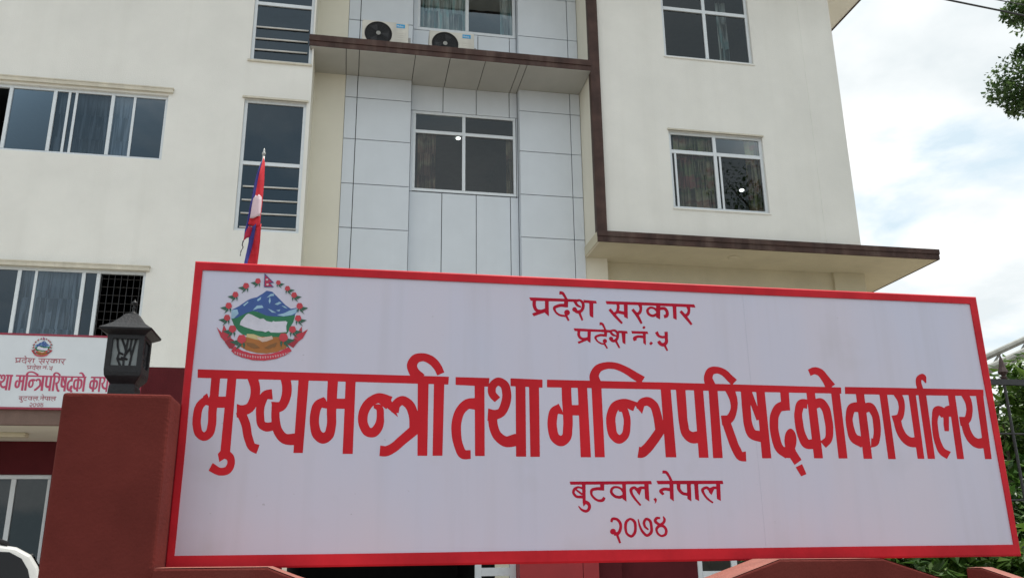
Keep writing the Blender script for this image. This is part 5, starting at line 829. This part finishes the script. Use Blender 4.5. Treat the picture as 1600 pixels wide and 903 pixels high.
# ================================================================== PLANTS
def leaves(n, pos, size, aspect=.45, droop=.3, rnd=random):
    """cloud of small folded leaves; pos() gives a point"""
    v, f = [], []
    for _ in range(n):
        p = Vector(pos()); a = rnd.uniform(0, 6.283); el = rnd.uniform(-.9, .7) - droop
        d = Vector((math.cos(a) * math.cos(el), math.sin(a) * math.cos(el), math.sin(el)))
        s = size * rnd.uniform(.6, 1.35); sd_ = d.cross(Vector((rnd.uniform(-.5, .5), rnd.uniform(-.5, .5), 1))).normalized() * s * aspect * .5
        nn = sd_.cross(d).normalized() * s * .10
        i = len(v)
        v += [p, p + d * s * .45 + sd_ - nn, p + d * s, p + d * s * .45 - sd_ - nn, p + d * s * .5]
        f += [(i, i + 1, i + 4), (i + 1, i + 2, i + 4), (i + 2, i + 3, i + 4), (i + 3, i, i + 4)]
    mb = MB(); mb.v = v; mb.f = f
    return mb
def leaf_obj(mb, name, material, parent):
    me = bpy.data.meshes.new(name); me.from_pydata([tuple(x) for x in mb.v], [], mb.f); me.materials.append(material)
    o = bpy.data.objects.new(name, me); COL.objects.link(o); link_parent(o, parent); return o
LEAF_T = leaf_mat('tree_leaf', (0.03, 0.08, 0.02), (0.14, 0.22, 0.075), .4)
LEAF_B = leaf_mat('bush_leaf', (0.035, 0.09, 0.012), (0.13, 0.22, 0.04), .38)
LEAF_D = leaf_mat('shrub_leaf', (0.035, 0.09, 0.018), (0.10, 0.19, 0.04), .35)
BARK = mat('bark', (0.12, 0.09, 0.065), .9, .3, 9, .6, 30)

def gauss_clump(cs, rnd):
    def pos():
        c, r = rnd.choice(cs)
        while True:
            q = Vector((rnd.uniform(-1, 1), rnd.uniform(-1, 1), rnd.uniform(-1, 1)))
            if q.length <= 1: break
        return Vector(c) + Vector((q.x * r, q.y * r, q.z * r * .8))
    return pos
def bush(base, h, rad, n, size, label, material, seed, aspect=.4, group='garden shrubs behind the fence'):
    rnd = random.Random(seed)
    t = tag(empty('garden_shrub', base), label, 'shrub', group)
    cs = []
    for _ in range(26):
        a = rnd.uniform(0, 6.28); q = rnd.uniform(0, 1) ** .6 * rad; z = rnd.uniform(.25, 1) * h
        cs.append(((base[0] + q * math.cos(a), base[1] + q * math.sin(a) * .8, base[2] + z), rnd.uniform(.12, .26) * (.7 + rad)))
    leaf_obj(leaves(n, gauss_clump(cs, rnd), size, aspect, .1, rnd), 'foliage', material, t)
    for k in range(6):
        c = rnd.choice(cs)[0]
        MB().tube([(base[0] + rnd.uniform(-.06, .06), base[1], base[2]), ((base[0] + c[0]) / 2 + rnd.uniform(-.05, .05), (base[1] + c[1]) / 2, base[2] + (c[2] - base[2]) * .55), c], [.022, .014, .006], 6).build('stem', BARK, t)
    return t
bush((5.05, 6.0, 0), 2.9, .75, 5200, .13, 'tall leafy shrub just behind the iron fence at the sign edge', LEAF_B, 1, .32)
bush((6.3, 6.6, 0), 3.05, .9, 4200, .14, 'tall leafy shrub at the right border of the picture', LEAF_B, 2, .32)
bush((4.55, 5.3, 0), 2.1, .55, 3000, .11, 'mid-height shrub pressed against the fence bars', LEAF_D, 3, .38)
bush((3.35, 4.2, 0), 1.60, .42, 2400, .10, 'glossy round-leaved shrub peeping out under the sign corner', LEAF_B, 4, .62)
bush((2.98, 4.2, 0), 1.52, .32, 800, .085, 'small shrub under the lower edge of the sign', LEAF_D, 5, .6)
bush((4.2, 4.3, 0), 1.5, .35, 1000, .09, 'small shrub behind the splay wall', LEAF_B, 6, .5)
bush((5.8, 5.2, 0), 1.9, .6, 2200, .11, 'dark shrub low behind the fence', LEAF_D, 8, .38)

for i, (x, y, h) in enumerate(((3.4, 5.6, 1.75), (4.3, 6.4, 2.2), (5.4, 7.2, 2.5), (6.6, 7.8, 2.8))):
    bush((x, y, 0), h, .8, 3600, .13, ['dark hedge shrub behind the sign posts', 'dark hedge shrub filling the gap below the fence rail', 'dark hedge shrub in the second row behind the fence', 'dark hedge shrub at the far right of the second row'][i], LEAF_D, 30 + i, .4)
rnd = random.Random(21)
T = tag(empty('broadleaf_tree', (10.9, 8.4, 0)), 'dark green broadleaf tree reaching in from the upper right corner', 'tree')
cs = [((7.72, 8.0, 6.98), .30), ((7.58, 8.0, 6.80), .20), ((7.95, 8.05, 7.12), .36), ((7.95, 7.9, 6.70), .22), ((7.75, 8.0, 6.63), .15), ((8.25, 8.1, 6.95), .42), ((8.0, 8.0, 7.40), .13), ((7.85, 8.0, 6.92), .25),
      ((8.02, 8.0, 7.98), .20), ((8.25, 8.0, 8.05), .28), ((8.6, 8.2, 8.2), .4), ((8.7, 8.2, 7.3), .5)]
fine = leaves(3300, gauss_clump(cs[:8], rnd), .055, .5, .15, rnd)
leaf_obj(fine, 'crown', LEAF_T, T)
leaf_obj(leaves(2200, gauss_clump(cs[8:], rnd), .06, .5, .15, rnd), 'crown', LEAF_T, T)
big = []
for _ in range(70):
    a = rnd.uniform(0, 6.28); q = rnd.uniform(0, 1) ** .5 * 2.9; z = rnd.uniform(5.2, 11.5); sh = 1 - abs(z - 8) / 5
    c = (11.0 + q * math.cos(a) * (.5 + sh * .6), 8.4 + q * math.sin(a) * (.5 + sh * .5), z)
    if c[0] > c[1] * 1.03 + .75: big.append((c, rnd.uniform(.45, .8)))
leaf_obj(leaves(16000, gauss_clump(big, rnd), .10, .5, .15, rnd), 'crown', LEAF_T, T)
MB().tube([(10.9, 8.4, 0), (10.85, 8.4, 2.2), (11.0, 8.45, 4.4), (10.9, 8.4, 7.0), (10.95, 8.4, 9.5)], [.26, .21, .17, .11, .04], 12).build('trunk', BARK, T, smooth=True)
for c, r in cs[:1] + cs[5:6] + cs[9:12] + big[::6]:
    z0 = max(3.6, c[2] - 2.2)
    p0 = Vector((10.93, 8.4, z0)); p1 = Vector(c); mid = p0.lerp(p1, .5) + Vector((0, 0, .25))
    MB().tube([p0, mid, p1], [.07, .035, .010], 7).build('limb', BARK, T, smooth=True)

# ================================================================== FLAGPOLE AND FLAG
Fp = tag(empty('flagpole', (-1.032, 9.0, 0)), 'thin grey flagpole standing between the sign and the building', 'flagpole')
MB().tube([(-1.032, 9.075, 0), (-1.032, 9.075, 5.83)], [.022, .013], 10).build('pole', STEEL, Fp, smooth=True)
MB().lathe([(.013, 0), (.020, .012), (.020, .03), (.010, .045), (.012, .06), (.003, .085)], (-1.032, 9.075, 5.82), 10).build('finial', STEEL, Fp, smooth=True)
Fl = tag(empty('national_flag', (-1.04, 9.0, 4.0)), 'limp red flag with blue edge and white charge hanging from its pole', 'flag')
FRED = mat('flag_red_cloth', (0.62, 0.018, 0.035), .75, .12, 9, .2, 200)
FBLU = mat('flag_blue_cloth', (0.045, 0.045, 0.26), .75, .12, 9, .2, 200)
FWHT = mat('flag_white_cloth', (0.66, 0.50, 0.55), .8, .06, 9, .2, 200)
FDRK = mat('flag_crimson_cloth', (0.42, 0.012, 0.05), .75, .12, 9, .2, 200)
def cloth(name, pts, y, material, amp=.03, th=.004):
    """hanging cloth fold: outline (x, z) triangulated, subdivided, pleated in depth and given thickness"""
    L = [[Vector((x, z, 0)) for x, z in pts]]
    tri = tessellate_polygon(L)
    bm = bmesh.new(); vs = [bm.verts.new((x, 0, z)) for x, z in pts]
    for t in tri:
        try: bm.faces.new([vs[i] for i in t])
        except ValueError: pass
    for _ in range(3):
        bmesh.ops.subdivide_edges(bm, edges=[e for e in bm.edges if e.calc_length() > .05], cuts=1)
        bmesh.ops.triangulate(bm, faces=bm.faces)
    for v in bm.verts:
        v.co.y = y + amp * math.sin(v.co.x * 46 + v.co.z * 4.0) + .012 * math.sin(v.co.z * 11)
    bmesh.ops.recalc_face_normals(bm, faces=bm.faces)
    bmesh.ops.solidify(bm, geom=bm.faces[:], thickness=th)
    me = bpy.data.meshes.new(name); bm.to_mesh(me); bm.free(); me.materials.append(material)
    for p in me.polygons: p.use_smooth = True
    o = bpy.data.objects.new(name, me); COL.objects.link(o); link_parent(o, Fl); return o
FG = {'a': [(-1.027, 5.765), (-1.006, 5.695), (-1.0, 5.493), (-1.001, 5.292), (-1.0, 5.062), (-0.999, 4.932), (-1.124, 4.954), (-1.104, 5.121), (-1.074, 5.321), (-1.051, 5.523)], 'w': [(-1.095, 5.258), (-1.067, 5.288), (-1.051, 5.269), (-1.035, 5.294), (-1.008, 5.272), (-1.003, 5.193), (-1.002, 5.038), (-1.111, 5.02), (-1.105, 5.137)], 'b': [(-1.04, 5.726), (-1.041, 5.523), (-1.065, 5.321), (-1.095, 5.122), (-1.116, 4.971), (-1.145, 4.843), (-1.159, 4.765), (-1.154, 4.891), (-1.138, 4.989), (-1.126, 5.218), (-1.097, 5.436)], 'c': [(-1.001, 4.997), (-1.001, 4.803), (-1.011, 4.531), (-1.017, 4.358), (-1.113, 4.354), (-1.104, 4.527), (-1.08, 4.798), (-1.041, 4.954)], 'd': [(-1.04, 4.965), (-1.059, 4.8), (-1.097, 4.535), (-1.103, 4.354), (-1.134, 4.353), (-1.129, 4.533), (-1.107, 4.765), (-1.111, 4.917)], 'e': [(-1.114, 4.933), (-1.078, 4.927), (-1.099, 4.817), (-1.159, 4.767), (-1.148, 4.843)], 't': [(-1.163, 4.77), (-1.168, 4.722), (-1.157, 4.698), (-1.177, 4.65), (-1.179, 4.602)]}
cloth('cloth', FG['a'], 8.975, FRED)
cloth('white_charge', FG['w'], 8.945, FWHT, .03)
cloth('border', FG['b'], 8.995, FBLU, .02)
cloth('lower_cloth', FG['c'], 8.99, FRED)
cloth('rear_cloth', [(x + .004, z) for x, z in FG['c']], 9.045, FRED, .008)
cloth('border', FG['d'], 8.97, FBLU, .02)
cloth('lower_cloth', FG['e'], 8.96, FDRK, .02)
MB().tube([(x, 8.97, z) for x, z in FG['t']], .006, 5).build('loose_thread', mat('frayed_cord', (.06, .05, .06), .9), Fl)

# ================================================================== CAR
Cr = tag(empty('parked_car', (-4.84, 9.3, 0)), 'white car with roof rails parked in the yard, dark side windows towards the viewer', 'car')
lower = [(-7.0, .36), (-2.8, .38), (-2.68, .5), (-2.68, .95), (-2.72, 1.12), (-6.2, 1.10), (-7.05, .98), (-7.2, .75), (-7.15, .45)]
cabin = [(-6.2, 1.095), (-2.725, 1.115), (-2.86, 1.50), (-2.93, 1.60), (-3.05, 1.665), (-3.35, 1.715), (-4.2, 1.745), (-5.1, 1.70), (-5.45, 1.62)]
MB().prism(lower, 8.45, 10.15).build('body', CARW, Cr, bevel=.03, seg=3)
def tuck(y, s, z): return y - s * .14 * max(0, (z - 1.1) / .65)
mb = MB(); n = len(cabin)
mb.v += [(x, tuck(8.46, -1, z), z) for x, z in cabin] + [(x, tuck(10.14, 1, z), z) for x, z in cabin]
mb.f.append(tuple(range(n))); mb.f.append(tuple(range(2 * n - 1, n - 1, -1)))
for k in range(n): mb.f.append(((k + 1) % n, k, n + k, n + (k + 1) % n))
mb.build('cabin', CARW, Cr, bevel=.045, seg=4)
for s, y in ((-1, 8.45), (1, 10.15)):
    yy = lambda z: tuck(y - s * .01, s, z) + s * .004
    for pts in ([(-6.0, 1.12), (-4.75, 1.12), (-4.75, 1.62), (-5.38, 1.58)], [(-4.68, 1.12), (-3.70, 1.12), (-3.70, 1.66), (-4.68, 1.67)], [(-3.66, 1.14), (-2.83, 1.14), (-2.94, 1.48), (-3.00, 1.57), (-3.10, 1.625), (-3.66, 1.66)]):
        mb = MB(); i = len(mb.v); mb.v += [(x, yy(z), z) for x, z in pts]; mb.f.append(tuple(range(len(pts)))); mb.build('side_window', CARG, Cr)
    MB().tube([(-5.0, y - s * .165, 1.72), (-4.9, y - s * .165, 1.785), (-3.35, y - s * .165, 1.785), (-3.12, y - s * .165, 1.69)], .02, 8).build('roof_rail', BLACKP, Cr, smooth=True)
    for x in (-6.25, -3.55):
        c = (x, y + s * .01, .34)
        mb = MB(); mb.tube([(x, y - s * .19, .34), (x, y + s * .012, .34)], .335, 24); wv = mb.build('wheel', RUB, Cr)
        MB().tube([(x, y + s * .013, .34), (x, y + s * .025, .34)], .2, 18).build('rim', STEEL, wv)
    MB().box(-4.45, -4.25, y + s * .004 - .012, y + s * .004 + .012, .98, 1.02).build('door_handle', CARW, Cr, bevel=.004)
mb = MB(); rw = [(1.16, -2.727, .80), (1.50, -2.846, .735), (1.585, -2.902, .69), (1.61, -2.920, .60)]
for (z0, x0, w0), (z1, x1, w1) in zip(rw, rw[1:]): mb.quad((x0, 9.3 - w0, z0), (x0, 9.3 + w0, z0), (x1, 9.3 + w1, z1), (x1, 9.3 - w1, z1))
mb.build('rear_window', CARG, Cr)
MB().tube([(-2.722, 9.2, 1.19), (-2.80, 9.55, 1.42)], .008, 6).build('wiper', BLACKP, Cr)
mb = MB(); mb.quad((-6.12, 8.68, 1.14), (-6.12, 9.92, 1.14), (-5.49, 9.80, 1.60), (-5.49, 8.80, 1.60)); mb.build('windscreen', CARG, Cr)
for y in (8.5, 9.9): MB().box(-2.70, -2.665, y, y + .2, .8, 1.05).build('tail_light', mat('tail_red', (.3, .01, .01), .3), Cr, bevel=.01)

for ch in Cr.children: ch.matrix_parent_inverse = Matrix.Translation((4.94, -9.3, 0))
Cr.rotation_euler = (0, 0, R(18))
Cr.location = (-4.81, 8.64, 0)
Cr.scale = (1, 1, 1.012)
# ================================================================== STEEL ROOF FRAME FAR RIGHT, CABLES
SHST = mat('weathered_steel', (0.24, 0.25, 0.23), 0.6, 0.25, 3)
Sh = tag(empty('steel_roof_frame', (18.5, 20, 0)), 'pale steel roof frame of a shed beyond the fence at the right', 'shed')
for y in (20.0, 23.0):
    MB().tube([(15.6, y, 5.62), (22.5, y, 8.45)], .10, 8).build('rafter', SHST, Sh)
    MB().tube([(16.0, y, 5.35), (22.5, y, 7.95)], .07, 8).build('tie_beam', SHST, Sh)
    for k in range(6):
        x = 16.2 + k * 1.05
        MB().tube([(x, y, 5.38 + (x - 16.0) * .4), (x + .6, y, 5.62 + (x + .6 - 15.6) * .41)], .035, 6).build('strut', SHST, Sh)
    for x in (16.1, 22.3): MB().tube([(x, y, 0), (x, y, 5.5 + (x - 16) * .4)], .08, 8).build('column', SHST, Sh)
def cable(a, b, sag, rad, label):
    a, b = Vector(a), Vector(b); pts = []
    for i in range(41):
        t = i / 40; p = a.lerp(b, t); p.z -= sag * 4 * t * (1 - t); pts.append(p)
    o = MB().tube(pts, rad, 6).build('power_cable', mat('cable_black', (.03, .03, .032), .6), smooth=True)
    return tag(o, label, 'cable', 'overhead power cables')
cable((-24.0, 5.0, 8.45), (19.0, 5.0, 4.25), .06, .0075, 'thick overhead power cable crossing the upper right sky')
cable((-24.0, 5.0, 8.02), (19.0, 5.0, 4.59), .05, .0045, 'thinner overhead cable above the thick one, top right corner')
